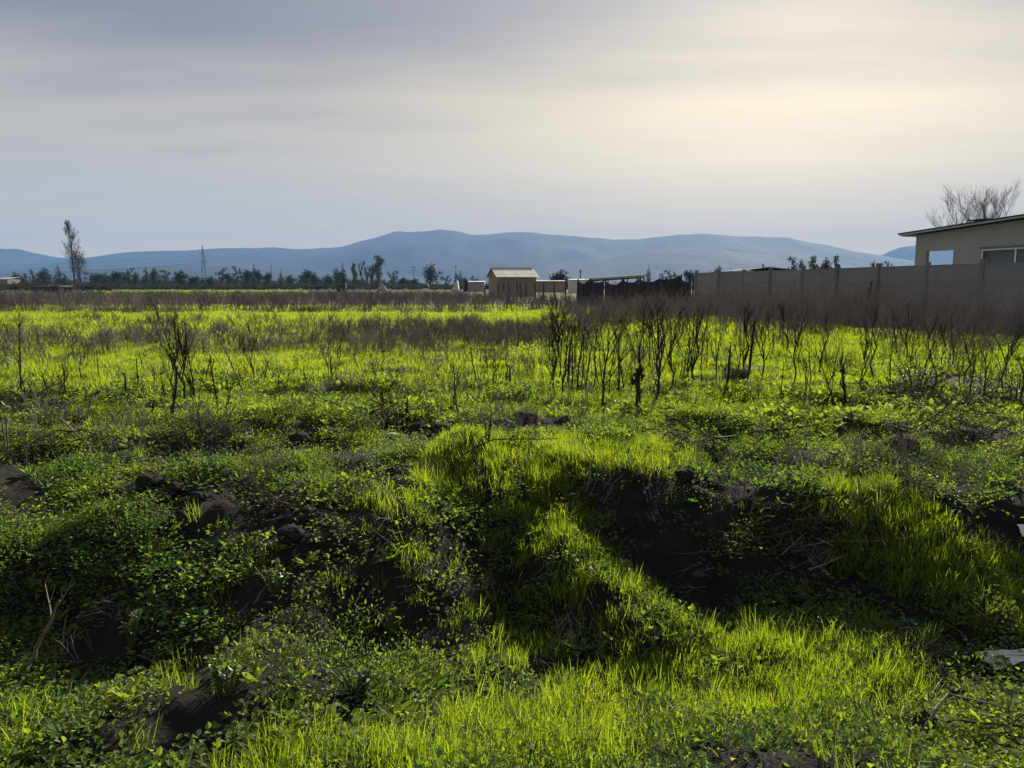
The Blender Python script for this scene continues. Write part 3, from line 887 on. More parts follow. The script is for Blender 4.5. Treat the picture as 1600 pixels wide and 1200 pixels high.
ORD = ['first', 'second', 'third', 'fourth', 'fifth', 'sixth', 'seventh', 'eighth', 'ninth', 'tenth', 'eleventh', 'twelfth', 'thirteenth', 'fourteenth', 'fifteenth', 'sixteenth', 'seventeenth', 'eighteenth', 'nineteenth', 'twentieth', 'twenty-first', 'twenty-second', 'twenty-third', 'twenty-fourth', 'twenty-fifth', 'twenty-sixth', 'twenty-seventh', 'twenty-eighth', 'twenty-ninth', 'thirtieth', 'thirty-first', 'thirty-second', 'thirty-third', 'thirty-fourth', 'thirty-fifth', 'thirty-sixth']


def Hs(x, y): return float(H(np.array([x]), np.array([y]))[0])


def ground_hit(px, py):
    """the point of the ground seen at a pixel"""
    a = (px - 800) / FPX; b = (600 - py) / FPX
    d = Vector((a, CP + b * SP, b * CP - SP))
    t = np.linspace(1.5, 60, 6000)
    z = CAM_H + t * d.z; h = H(t * d.x, t * d.y)
    k = int(np.argmax(z < h)) if (z < h).any() else len(t) - 1
    return Vector((t[k] * d.x, t[k] * d.y, float(h[k])))


# ------------------------------------------------------------------ the wall of concrete panels
WN = Vector((-0.9586, -0.2847, 0)); WE = Vector((0.2847, -0.9586, 0))     # towards the field, along the wall to the camera
WROT = math.atan2(WE.y, WE.x)


def wall_pt(Y, off=0.0): return Vector((20.5 - 0.297 * Y, Y, 0)) - WN * off


def build_wall():
    p0 = wall_pt(37.8)
    root = empty('concrete_fence', p0, WROT)
    tag(root, 'long grey precast concrete panel wall with posts running behind the dry weeds', 'wall')
    post = MB(); post.box((0, 0, 1.0), (0.13, 0.13, 2.12)); post.box((0, 0, 2.075), (0.14, 0.14, 0.03)); pm = post.mesh('post', M['post'])
    pan = MB(); pan.box((0, 0, 0), (1.92, 0.045, 0.4965))
    for zz in (-0.235, 0.235): pan.box((0, -0.026, zz), (1.9, 0.008, 0.012))
    am = pan.mesh('panel', M['concrete'])
    for k in range(12):
        o = obj('post', pm, parent=root, loc=(k * 2.03, 0, random.uniform(-.02, .03)))
        o.rotation_euler = (random.gauss(0, .008), random.gauss(0, .008), 0)
        if k == 11: break
        for c in range(4):
            q = obj('panel', am, parent=root, loc=(k * 2.03 + 1.015, random.uniform(-.008, .008), 0.245 + c * 0.4975))
            q.rotation_euler = (random.gauss(0, .004), random.gauss(0, .003), 0)
    return root


build_wall()


def ribs(w, l, n, amp, th=0.004):
    """a corrugated sheet w wide, l long, in its own x/y plane"""
    mb = MB(); V = []; F = []
    m = n * 4
    for i in range(m + 1):
        z = amp * math.sin(i / 4 * 2 * math.pi)
        for y in (0, l):
            V.append((i / m * w, y, z))
    for i in range(m + 1):
        z = amp * math.sin(i / 4 * 2 * math.pi) - th
        for y in (0, l): V.append((i / m * w, y, z))
    o = 2 * (m + 1)
    for i in range(m):
        a = 2 * i
        F += [(a, a + 2, a + 3, a + 1), (o + a, o + a + 1, o + a + 3, o + a + 2), (a, o + a, o + a + 2, a + 2), (a + 1, a + 3, o + a + 3, o + a + 1)]
    F += [(0, 1, o + 1, o), (2 * m, o + 2 * m, o + 2 * m + 1, 2 * m + 1)]
    return mb.add(V, F)


def glass_mat():
    m, nt, N, L = nodes('window_glass')
    p = N('ShaderNodeBsdfPrincipled'); p.inputs['Base Color'].default_value = (0.03, 0.035, 0.04, 1)
    p.inputs['Roughness'].default_value = 0.05; p.inputs['Specular IOR Level'].default_value = 0.8
    g = N('ShaderNodeBsdfTransparent'); g.inputs['Color'].default_value = (0.75, 0.78, 0.8, 1)
    mx = N('ShaderNodeMixShader'); mx.inputs[0].default_value = 0.22
    L(g.outputs[0], mx.inputs[1]); L(p.outputs[0], mx.inputs[2])
    o = N('ShaderNodeOutputMaterial'); L(mx.outputs[0], o.inputs[0])
    return m


M['glass'] = glass_mat()


def build_house():
    # local x along the front (towards the camera), local y away from the field, z up
    corner = Vector((25.5 - 0.297 * 30.7, 30.7, 0))
    root = empty('house', corner, WROT)
    tag(root, 'low pale rendered house with rising sheet roof behind the concrete wall', 'house')
    Lh, Dp = 11.0, 6.0
    top = lambda s: 3.36 + 0.052 * s
    TH = 0.16

    def wall_x(name, y0, spans):
        """front or back wall: vertical strips, with openings (s0, s1, zlo, zhi)"""
        mb = MB()
        cuts = sorted({0.0, Lh, *[v for s in spans for v in s[:2]]})
        for a, b in zip(cuts[:-1], cuts[1:]):
            op = [s for s in spans if s[0] <= a + 1e-6 and s[1] >= b - 1e-6]
            parts = [(0.0, None)] if not op else [(0.0, op[0][2]), (op[0][3], None)]
            for lo, hi in parts:
                za, zb_ = (top(a) if hi is None else hi), (top(b) if hi is None else hi)
                P = [(a, y0, lo), (b, y0, lo), (b, y0 + TH, lo), (a, y0 + TH, lo), (a, y0, za), (b, y0, zb_), (b, y0 + TH, zb_), (a, y0 + TH, za)]
                mb.add(P, [(0, 3, 2, 1), (4, 5, 6, 7), (0, 1, 5, 4), (1, 2, 6, 5), (2, 3, 7, 6), (3, 0, 4, 7)])
        return obj(name, mb, M['render'], root)
    wall_x('wall', 0.0, [(0.55, 1.83, 1.15, 2.70), (3.03, 5.75, 0.95, 2.66), (7.2, 8.2, 0.0, 2.1)])
    wall_x('wall', Dp - TH, [(1.2, 4.9, 0.3, 2.95), (6.5, 8.5, 0.9, 2.4)])
    # far end wall with a corner opening, so that one sees out beyond the house
    mb = MB(); t0 = top(0) - 0.03
    for y0, y1, z0, z1 in ((TH, 0.45, 0, t0), (0.45, 3.0, 0, 0.95), (0.45, 3.0, 2.85, t0), (3.0, Dp - TH, 0, t0)):
        mb.box((TH / 2, (y0 + y1) / 2, (z0 + z1) / 2), (TH - 0.004, y1 - y0 - 0.002, z1 - z0))
    obj('wall', mb, M['render'], root)
    for s in (Lh - TH,):
        mb = MB(); t0 = top(s)
        mb.box((s + TH / 2, Dp / 2, t0 / 2 - 0.01), (TH - 0.004, Dp - 2 * TH - 0.004, t0 - 0.03)); obj('wall', mb, M['render'], root)
    mb = MB(); mb.box((Lh / 2, Dp / 2, 0.03), (Lh - 0.4, Dp - 0.4, 0.06)); obj('floor', mb, M['post'], root)
    # roof: one thin sheet with a pale fascia
    ov = 0.42; rot = Matrix.Rotation(-math.atan(0.052), 3, 'Y')
    cz = top(Lh / 2)
    rm = MB(); rm.box((Lh / 2 - 0.05, Dp / 2, cz + 0.10), (Lh + 2 * ov, Dp + 1.0, 0.05), rot); roof = obj('roof', rm, M['darkmetal'], root)
    fb = MB(); fb.box((Lh / 2 - 0.05, -0.455, cz + 0.045), (Lh + 2 * ov - 0.1, 0.03, 0.06), rot); obj('fascia', fb, M['fascia'], roof)
    gb = MB(); gb.box((-0.33, Dp / 2, top(0) + 0.01), (0.03, Dp + 0.8, 0.09)); obj('fascia', gb, M['fascia'], roof)
    vb = MB(); vb.box((2.45, 0.6, top(2.45) + 0.30), (0.9, 0.5, 0.035)); vb.box((2.45, 0.6, top(2.45) + 0.2), (0.3, 0.28, 0.2)); obj('roof_vent', vb, M['darkmetal'], roof)

    def window(s0, s1, z0, z1, panes, glass=True):
        w = MB(); t = 0.05; yy = 0.05
        w.box(((s0 + s1) / 2, yy, z1 - t / 2), (s1 - s0, 0.06, t)); w.box(((s0 + s1) / 2, yy, z0 + t / 2), (s1 - s0, 0.06, t))
        w.box((s0 + t / 2, yy, (z0 + z1) / 2), (t, 0.06, z1 - z0 - 2 * t)); w.box((s1 - t / 2, yy, (z0 + z1) / 2), (t, 0.06, z1 - z0 - 2 * t))
        wo = obj('window', w, M['white'], root)
        step = (s1 - s0) / panes
        for k in range(panes):
            if k:
                mbb = MB(); mbb.box((s0 + k * step, yy, (z0 + z1) / 2), (t, 0.055, z1 - z0 - 2 * t)); obj('mullion', mbb, M['white'], wo)
            if glass:
                g = MB(); g.box((s0 + (k + .5) * step, yy, (z0 + z1) / 2), (step - t, 0.008, z1 - z0 - 2 * t)); obj('pane', g, M['glass'], wo)
        l = MB(); l.box(((s0 + s1) / 2, -0.03, z1 + 0.05), (s1 - s0 + 0.2, 0.06, 0.06)); obj('lintel', l, M['post'], wo)
    window(3.03, 5.75, 0.95, 2.66, 2)
    s = MB(); s.box((1.19, -0.02, 1.12), (1.4, 0.2, 0.05)); obj('window_sill', s, M['post'], root)
    cu = MB(); cu.box((4.39, 0.2, 1.8), (2.68, 0.02, 1.68)); obj('curtain', cu, M['white'], root)


build_house()


def build_barn():
    c = at(800, 448, 101); root = empty('barn', (c.x, 101, 0), math.radians(15))
    tag(root, 'small wooden barn with pale corrugated metal roof in the middle of the field', 'barn')
    w, d, he, hr = 5.1, 5.4, 2.62, 3.75
    for y0 in (-d / 2, d / 2):
        mb = MB(); mb.box((0, y0, he / 2), (w, 0.08, he)); o = obj('wall', mb, M['plank'], root)
        k = 0
        for i in range(17):
            b = MB(); b.box((-w / 2 + 0.15 + i * 0.3, y0 + (-0.052 if y0 < 0 else 0.052), he / 2), (0.05, 0.024, he - 0.02)); obj('batten', b, M['plank'], o)
    for x0 in (-w / 2 + 0.04, w / 2 - 0.04):
        mb = MB(); a = d / 2 - 0.045
        P = [(x0 - .035, -a, 0), (x0 - .035, a, 0), (x0 - .035, a, he), (x0 - .035, 0, hr - 0.06), (x0 - .035, -a, he)]
        Q = [(x0 + .035, *p[1:]) for p in P]
        mb.add(P + Q, [(0, 4, 3, 2, 1), (5, 6, 7, 8, 9)] + [(i, (i + 1) % 5, (i + 1) % 5 + 5, i + 5) for i in range(5)])
        obj('gable_wall', mb, M['plank'], root)
    sl = math.hypot(d / 2 + 0.35, hr - he + 0.12); an = math.atan2(hr - he + 0.12, d / 2 + 0.35)
    n = 7; sw = (w + 0.7) / n
    sheet = ribs(sw * 1.03, sl, 4, 0.03).mesh('roof_sheet', M['zinc'])
    for side in (0, 1):
        for i in range(n):
            x = -w / 2 - 0.35 + i * sw
            o = obj('roof_sheet', sheet, parent=root)
            if side == 0: o.location = (x, -(d / 2 + .35), he - 0.08 + (i % 2) * .008); o.rotation_euler = (an, 0, 0)
            else: o.location = (x + sw, d / 2 + .35, he - 0.08 + (i % 2) * .008); o.rotation_euler = (an, 0, math.pi)
    rb = MB(); rb.box((0, 0, hr + 0.09), (w + 0.75, 0.3, 0.04)); obj('ridge_cap', rb, M['zinc'], root)


build_barn()


def simple_shed(name, label, px0, px1, ytop, Y, dp, zlow, wallm, roofm, tilt=0.0, ridge=False, cat='shed'):
    a = at(px0, ytop, Y); b = at(px1, ytop, Y); w = b.x - a.x; h = a.z
    root = empty(name, ((a.x + b.x) / 2, Y, 0)); tag(root, label, cat)
    for yy in (0.05, dp - 0.05):
        m = MB(); m.box((0, yy, (h - zlow) / 2), (w * .96, 0.08, h - zlow)); obj('wall', m, wallm, root)
    for xx in (-w * .48, w * .48):
        m = MB(); m.box((xx, dp / 2, (h - zlow) / 2), (0.08, dp - 0.2, h - zlow - 0.01)); obj('wall', m, wallm, root)
    if ridge:
        an = math.atan2(zlow, w / 2)
        for sgn in (-1, 1):
            m = MB(); m.box((sgn * w / 4, dp / 2, h - zlow / 2 + 0.04), (math.hypot(w / 2, zlow) + 0.15, dp + .5, 0.04), Matrix.Rotation(sgn * an, 3, 'Y')); obj('roof', m, roofm, root)
    else:
        m = MB(); m.box((0, dp / 2, h - zlow / 2), (w * 1.05, dp + .5, 0.06), Matrix.Rotation(tilt, 3, 'Y') @ Matrix.Rotation(math.atan2(zlow, dp), 3, 'X')); obj('roof', m, roofm, root)
    return root


simple_shed('shed', 'low shed with shallow sheet roof just above the concrete wall', 1157, 1246, 419, 46, 5, 0.18, M['post'], M['darkmetal'], ridge=True)
simple_shed('greenhouse', 'low whitish greenhouse far behind the black net', 893, 930, 435.5, 150, 10, 0.2, M['tarp'], M['white'], cat='greenhouse')
simple_shed('farm_building', 'long low farm building right beside the barn with pale roof', 838, 884, 437.5, 170, 7, 0.25, M['plank'], M['rust'], cat='building')
simple_shed('farm_building', 'low pale building left of the barn behind the weeds', 731, 757, 439, 190, 7, 0.2, M['heap'], M['zinc'], cat='building')
simple_shed('farm_building', 'tiny pale roofed building at the left edge of the treeline', -14, 11, 433, 300, 8, 0.8, M['post'], M['heap'], cat='building')


def build_dish():
    p = at(1209, 421, 44); root = empty('satellite_dish', (p.x, 46.0, at(1209, 420, 46).z - 0.1)); tag(root, 'small dark satellite dish on the shed roof above the wall', 'dish')
    m = MB(); m.tube([(0, 0, 0), (0, 0, 0.22)], [0.02, 0.02], 6); obj('mast', m, M['darkmetal'], root)
    m = MB()
    V = [(0, 0, 0)]; F = []
    for r_ in (0.12, 0.22):
        for k in range(12): V.append((r_ * .7 * math.cos(k * math.pi / 6), r_ * math.sin(k * math.pi / 6), r_ * r_ * 1.3))
    for k in range(12):
        k2 = (k + 1) % 12; F += [(0, 1 + k, 1 + k2), (1 + k, 13 + k, 13 + k2, 1 + k2)]
    R_ = Matrix.Rotation(math.radians(60), 3, 'Y') @ Matrix.Rotation(0.4, 3, 'X')
    m.add([R_ @ Vector(v) + Vector((0, 0, .26)) for v in V], F); obj('reflector', m, M['darkmetal'], root)


build_dish()


def build_net():
    pts = [(903, 437.5, 52), (922, 436.5, 50.5), (946, 437.5, 48.5), (974, 437, 46), (1000, 435.5, 44), (1030, 436, 42), (1064, 430.5, 40), (1083, 434, 38.6)]
    tops = [at(*p) for p in pts]
    root = empty('shade_net_fence', (tops[0].x, tops[0].y, 0)); o0 = Vector((tops[0].x, tops[0].y, 0))
    tag(root, 'sagging black shade net fence on posts at the end of the concrete wall', 'fence')
    for t in tops:
        b = Vector((t.x, t.y, 0)) - o0
        m = MB(); m.tube([b, b + Vector((0.02, 0, t.z + 0.06))], [0.06, 0.05], 6); obj('post', m, M['timber'], root)
    for i in range(len(tops) - 1):
        a, b = tops[i], tops[i + 1]
        nu, nv = 22, 8; V = []; F = []
        n = Vector(((b - a).y, -(b - a).x, 0)).normalized()
        if n.y > 0: n = -n
        sag = random.uniform(0.12, 0.34) if i != 5 else 0.10
        ph = random.random() * 6
        for u in range(nu + 1):
            s = u / nu
            zt = a.z * (1 - s) + b.z * s - sag * 4 * s * (1 - s) * (0.8 + .4 * s)
            for v in range(nv + 1):
                q = v / nv
                p = a.lerp(b, s) - o0; p.z = zt * (1 - q) + 0.02 * q
                fold = 0.05 * math.sin(s * 19 + ph + q * 3) * (0.4 + q) + 0.07 * math.sin(s * 7 + ph) * q
                p += n * (fold + 0.075)
                V.append(p)
        for u in range(nu):
            for v in range(nv):
                k = u * (nv + 1) + v; F.append((k, k + 1, k + nv + 2, k + nv + 1))
        m = MB(); m.add(V, F)
        o = obj('net_panel', m, M['net'], root, smooth=True)
    # the pale pole roof behind it
    p0, p1 = at(921, 436.5, 62), at(1008, 430.5, 58)
    r2 = empty('pole_shelter', (p0.x, p0.y, 0)); tag(r2, 'long pale pole roof frame standing behind the black net', 'shelter')
    v = p1 - p0; o1 = Vector((p0.x, p0.y, 0))
    m = MB(); m.tube([p0 - o1, p1 - o1], [0.07, 0.06], 6); obj('beam', m, M['tarp'], r2)
    m = MB(); m.tube([p0 - o1 + Vector((.4, 3, -.1)), p1 - o1 + Vector((.4, 3, -.1))], [0.06, 0.06], 6); obj('beam', m, M['dry'], r2)
    for s in (0.02, 0.35, 0.7, 0.98):
        q = p0 + v * s - o1
        for dy in (0, 3):
            m = MB(); m.tube([(q.x, q.y + dy, 0), (q.x, q.y + dy, q.z - 0.05)], [0.06, 0.05], 6); obj('post', m, M['timber'], r2)
    n = 7
    for k in range(n):
        q = p0 + v * ((k + .5) / n) - o1
        m = MB(); m.box((q.x, q.y + 1.6, q.z + 0.03), (v.length / n * .98, 3.6, 0.02), Matrix.Rotation(-math.atan2(v.z, v.length), 3, 'Y')); obj('roof_sheet', m, M['rust'], r2)


build_net()


def build_shack():
    Y = 150; a = at(50, 447, Y); b = at(100, 447, Y); w = b.x - a.x; h = a.z
    root = empty('shack', ((a.x + b.x) / 2, Y, 0)); tag(root, 'tumbledown low shack with patched rusty roof at the left of the field', 'shack')
    for i in range(5):
        m = MB(); x = -w / 2 + i * w / 4; m.tube([(x, 0, 0), (x + random.uniform(-.1, .1), 0, h - 0.02)], [.07, .06], 5); obj('post', m, M['timber'], root)
    cols = ['timber', 'bluetarp', 'bluetarp', 'timber', 'plank']
    for i in range(5):
        m = MB(); ww = w / 5; m.box((-w / 2 + (i + .5) * ww, 0.15, h * .42), (ww * .96, 0.05, h * random.uniform(.7, .84)), Matrix.Rotation(random.gauss(0, .04), 3, 'Y')); obj('wall_panel', m, M[cols[i]], root)
    m = MB(); m.box((0, 3.0, h * .45), (w * .95, 0.06, h * .9)); obj('wall_panel', m, M['timber'], root)
    for i in range(6):
        ww = w / 6; m = MB(); m.box((-w / 2 + (i + .5) * ww, 1.5, h + 0.02 + random.uniform(-.12, .08)), (ww * 1.1, 3.6, 0.05), Matrix.Rotation(random.gauss(0, .07), 3, 'Y') @ Matrix.Rotation(random.gauss(0, .04), 3, 'X'))
        obj('roof_sheet', m, M['rust'], root)
    # a second leaning piece at the right
    p = at(104, 448, Y); m = MB(); m.box((p.x - root.location.x, -0.2, h * .8), (1.5, 1.8, 0.06), Matrix.Rotation(-0.12, 3, 'Y')); obj('roof_sheet', m, M['timber'], root)
    q = p.x - root.location.x; m = MB(); m.tube([(q + .5, -.2, 0), (q + .5, -.2, h * .8)], [.06, .06], 5); obj('post', m, M['timber'], root)


build_shack()


def build_far_bits():
    p = at(534, 448, 170); root = empty('cart', (p.x, 170, 0)); tag(root, 'small dark boxy cart standing alone in the far field', 'cart')
    m = MB(); m.box((0, 0, 1.35), (1.9, 1.3, 0.8), top=(1.05, 1.1)); obj('box', m, M['darkmetal'], root)
    m = MB(); m.box((0.62, 0, 1.95), (0.6, 1.2, 0.45)); obj('rack', m, M['darkmetal'], root)
    for x in (-.6, .6):
        m = MB(); m.tube([(x, -.75, .45), (x, -.6, .45)], [.45, .45], 14); obj('wheel', m, M['net'], root)
        m = MB(); m.tube([(x, .6, .45), (x, .75, .45)], [.45, .45], 14); obj('wheel', m, M['net'], root)
    m = MB(); m.tube([(-.9, 0, .9), (-1.9, 0, .5)], [.05, .04], 5); obj('drawbar', m, M['darkmetal'], root)

    def heap(name, px, yt, wpx, Y, mat, label, cat):
        t = at(px, yt, Y); w = wpx / FPX * Y; mb = MB(); V = []; F = []; nr, na = 7, 18
        for i in range(nr + 1):
            for k in range(na):
                an = k / na * 6.283; r_ = i / nr
                n_ = 1 + 0.35 * float(fbm(np.array([math.cos(an) * 1.5 + px]), np.array([math.sin(an) * 1.5 + r_]), 3)[0])
                V.append((w / 2 * r_ * n_ * math.cos(an), w / 2 * r_ * n_ * math.sin(an), t.z * (1 - r_ ** 1.3) * (0.92 + .16 * random.random()) if r_ < 1 else -0.05))
        for i in range(nr):
            for k in range(na): F.append((i * na + k, (i + 1) * na + k, (i + 1) * na + (k + 1) % na, i * na + (k + 1) % na))
        mb.add(V, F); tag(obj(name, mb, mat, loc=(t.x, Y, 0)), label, cat)
    heap('gravel_heap', 597, 441.5, 17, 230, M['heap'], 'pale heap of earth at the foot of the tall eucalyptus', 'heap')
    heap('hay_mound', 729, 438, 12, 200, M['soilclod'], 'dark mound left of the barn beside the pale tarp', 'mound')
    # pale tarp stretched like a tent
    t = at(712, 438.2, 195); m = MB(); w = 1.3
    m.add([(-w, -.9, 0), (w * .6, -.9, 0), (w * .8, .9, 0), (-w, .9, 0), (w * .35, -.7, t.z), (w * .5, .8, t.z * .95), (-.3, -.8, t.z * .72), (-.3, .8, t.z * .7)],
          [(0, 1, 4, 6), (1, 2, 5, 4), (2, 3, 7, 5), (3, 0, 6, 7), (6, 4, 5, 7), (0, 3, 2, 1)])
    tag(obj('tarp_tent', m, M['tarp'], loc=(t.x, 195, 0)), 'small cream tarp tent in the far field left of the barn', 'tarp')
    # fence posts before the barn
    ps = [(758, 444), (778, 442), (787, 441.5), (795, 441), (808, 440.5), (813, 441), (822, 440.5), (836, 441), (850, 441), (866, 440.5), (884, 438)]
    for i, (px, yt) in enumerate(ps):
        t = at(px, yt, 84 - i * 1.2); m = MB(); m.tube([(0, 0, -.1), (random.gauss(0, .03), 0, t.z * .6), (random.gauss(0, .05), 0, t.z)], [.085, .075, .065], 6)
        lab = 'dark timber fence post, %s from the left of the row before the barn' % ORD[i]
        tag(obj('fence_post', m, M['timber'], loc=(t.x, t.y, 0)), lab, 'fence post', 'fence posts before the barn')
    # leaning stick against the wall
    a = at(1353, 478, 25.2); b = at(1362, 440, 26.0); m = MB(); m.tube([a, a.lerp(b, .5), b], [.05, .045, .035], 6)
    tag(obj('leaning_pole', m, M['timber']), 'dark pole leaning against the concrete wall', 'pole')


build_far_bits()


def build_pylon():
    Y = 480; t = at(316, 381, Y); Hh = t.z; root = empty('lattice_pylon', (t.x, Y, 0), 0.5)
    tag(root, 'tall steel lattice power pylon rising above the far treeline', 'pylon')
    half = lambda z: 1.5 * (1 - z / Hh) ** 1.15 + 0.22
    for sx in (-1, 1):
        for sy in (-1, 1):
            m = MB(); m.tube([(sx * half(z), sy * half(z), z) for z in np.linspace(0, Hh * .94, 7)], [.10] * 7, 4); obj('leg', m, M['steel'], root)
    zs = [0, .13, .25, .36, .46, .55, .63, .70, .77, .84, .9]
    for i in range(len(zs) - 1):
        z0, z1 = zs[i] * Hh, zs[i + 1] * Hh; a, b = half(z0), half(z1)
        m = MB()
        for (p, q) in (((-1, -1), (1, -1)), ((1, -1), (1, 1)), ((1, 1), (-1, 1)), ((-1, 1), (-1, -1))):
            m.tube([(p[0] * a, p[1] * a, z0), (q[0] * b, q[1] * b, z1)], [.05, .05], 3); m.tube([(q[0] * a, q[1] * a, z0), (p[0] * b, p[1] * b, z1)], [.05, .05], 3)
            m.tube([(p[0] * b, p[1] * b, z1), (q[0] * b, q[1] * b, z1)], [.06, .06], 3)
        obj('brace', m, M['steel'], root)['kind'] = 'stuff'
    m = MB(); m.tube([(0, 0, Hh * .9), (0, 0, Hh)], [.18, .05], 4); obj('peak', m, M['steel'], root)
    tips = []
    for z, sides, l in ((.78, (-1,), 2.6), (.60, (-1, 1), 3.0), (.70, (1,), 2.4)):
        for s in sides:
            zz = z * Hh; m = MB()
            m.tube([(0, -.4, zz), (s * l, 0, zz + .2)], [.1, .07], 4); m.tube([(0, .4, zz), (s * l, 0, zz + .2)], [.1, .07], 4); m.tube([(0, 0, zz + 1.1), (s * l, 0, zz + .2)], [.08, .06], 4)
            arm = obj('crossarm', m, M['steel'], root); m = MB(); m.tube([(s * l, 0, zz + .2), (s * l, 0, zz - 1.0)], [.1, .1], 6); obj('insulator', m, M['white'], arm)
            tips.append(Vector((s * l, 0, zz - 1.0)))
    mat = Matrix.Rotation(0.5, 3, 'Z')
    for i, tp in enumerate(tips):
        a = mat @ tp + Vector((t.x, Y, 0))
        pts = []
        b = a + Vector((-330, -60, -1.5))
        for k in range(13):
            s = k / 12; p = a.lerp(b, s); p.z -= 9 * 4 * s * (1 - s) * .8; pts.append(p)
        m = MB(); m.tube(pts, [.035] * 13, 3)
        lab = ['upper power cable running left from the lattice pylon', 'left middle power cable running left from the lattice pylon', 'right lower power cable running left from the lattice pylon', 'right upper power cable running left from the lattice pylon'][i]
        tag(obj('power_cable', m, M['darkmetal']), lab, 'cable', 'power cables of the pylon')

    def pole(px, yt, Y, arms, label):
        t = at(px, yt, Y); r_ = empty('utility_pole', (t.x, Y, 0)); tag(r_, label, 'utility pole', 'far utility poles')
        m = MB(); m.tube([(0, 0, 0), (0, 0, t.z)], [.22, .14], 6); obj('pole', m, M['timber'], r_)
        for dz, w in arms:
            m = MB(); m.box((0, -.1, t.z - dz), (w, .16, .18)); obj('crossarm', m, M['timber'], r_)
    pole(646, 415, 520, ((1.2, 3.4), (3.6, 4.6)), 'grey utility pole with two crossarms right of the tall eucalyptus')
    pole(712, 414.5, 480, ((0.9, 3.2),), 'utility pole with one crossarm above the twin cypresses left of the barn')
    pole(423.5, 414, 500, ((0.8, 2.0),), 'thin utility pole among the trees right of the lattice pylon')
    pole(907, 421, 220, ((0.5, 1.0),), 'thin pole right of the round bush beside the barn')


build_pylon()

# ------------------------------------------------------------------ trees
def crown_cloud(mb, clusters, n, L):
    tot = sum(c[3] ** 2 for c in clusters)
    for c in clusters:
        k = max(5, int(n * c[3] ** 2 / tot))
        sq = c[4] if len(c) > 4 else 1.0
        for i in range(k):
            v = Vector((random.gauss(0, 1), random.gauss(0, 1), random.gauss(0, 1))).normalized() * c[3] * random.uniform(.35, 1.08)
            v.z *= sq
            p = Vector(c[:3]) + v
            leaf_shape(mb, p, random.random() * 6.28, random.gauss(.1, .8), L * random.uniform(.6, 1.2), L * .7, random.random())


def tree_unit(kind):
    """trunk and crown meshes of a tree one unit high with a crown one unit wide"""
    tr = MB(); cr = MB()
    if kind == 'round':
        cl = [(random.uniform(-.27, .27), random.uniform(-.27, .27), random.uniform(.3, .78), random.uniform(.14, .24), .8) for _ in range(13)] + [(0, 0, .82, .16)]
        crown_cloud(cr, cl, 760, .085); trunkh = .6; limbs = cl[:6]
    elif kind == 'euc':
        cl = [(random.uniform(-.22, .22), random.uniform(-.2, .2), z, random.uniform(.12, .22), .55) for z in (.35, .45, .52, .6, .68, .75, .82)] + [(0.02, 0, .9, .2, .5), (.24, 0, .66, .17, .5), (-.26, 0, .56, .18, .5), (.2, 0, .42, .15, .5)]
        crown_cloud(cr, cl, 720, .075); trunkh = .85; limbs = cl[:8]
    elif kind == 'sparse':
        cl = [(random.uniform(-.38, .38), random.uniform(-.3, .3), random.uniform(.4, .92), random.uniform(.07, .13), .7) for _ in range(14)]
        crown_cloud(cr, cl, 330, .07); trunkh = .8; limbs = cl
    elif kind == 'cypress':
        cl = [(random.gauss(0, .05), random.gauss(0, .05), z, (.42 if z < .5 else .42 * (1.02 - z) / .5 + .04) * random.uniform(.75, 1.05), .22) for z in np.linspace(.12, .95, 11)]
        crown_cloud(cr, cl, 600, .08); trunkh = .5; limbs = []
    elif kind == 'conical':
        cl = [(random.gauss(0, .07), random.gauss(0, .07), z, .46 * (1.06 - z) * random.uniform(.8, 1.1), .25) for z in np.linspace(.16, .94, 10)] + [(random.choice((-.3, .3)), 0, .35, .12, .5)]
        crown_cloud(cr, cl, 640, .085); trunkh = .6; limbs = []
    tr.tube([(0, 0, -.02), (random.gauss(0, .02), 0, trunkh * .5), (random.gauss(0, .03), 0, trunkh)], [.045, .032, .012], 6)
    for c in limbs:
        z0 = random.uniform(.2, min(trunkh, c[2])) if c[2] > .25 else .15
        tr.tube([(0, 0, z0), (c[0] * .5, c[1] * .5, (z0 + c[2]) / 2 - .01), (c[0], c[1], c[2])], [.018, .012, .005], 4, cap=False)
    return tr.mesh('trunk', M['bark']), cr.mesh('crown', M['crown'])


UNITS = {k: [tree_unit(k) for _ in range(3)] for k in ('round', 'euc', 'sparse', 'cypress', 'conical')}
LOOK = {'round': 'dark rounded tree', 'euc': 'dark upright eucalyptus', 'sparse': 'thin airy tree', 'cypress': 'narrow dark cypress', 'conical': 'dark conical tree'}


def tree(px, yt, w, kind, Y, label, group=None, lean=0.0):
    t = at(px, yt, Y); hh = t.z; ww = max(1.35 * w / FPX * Y, hh * .2)
    root = empty('%s_tree' % {'round': 'broadleaf', 'euc': 'eucalyptus', 'sparse': 'airy', 'cypress': 'cypress', 'conical': 'conifer'}[kind], (t.x, Y, 0), random.random() * 6.28)
    tag(root, label, 'tree', group)
    tm, cm = random.choice(UNITS[kind])
    for nm, me in (('trunk', tm), ('crown', cm)):
        o = obj(nm, me, parent=root); o.scale = (ww, ww, hh)
    if lean: root.rotation_euler = (0, lean, 0)
    return root


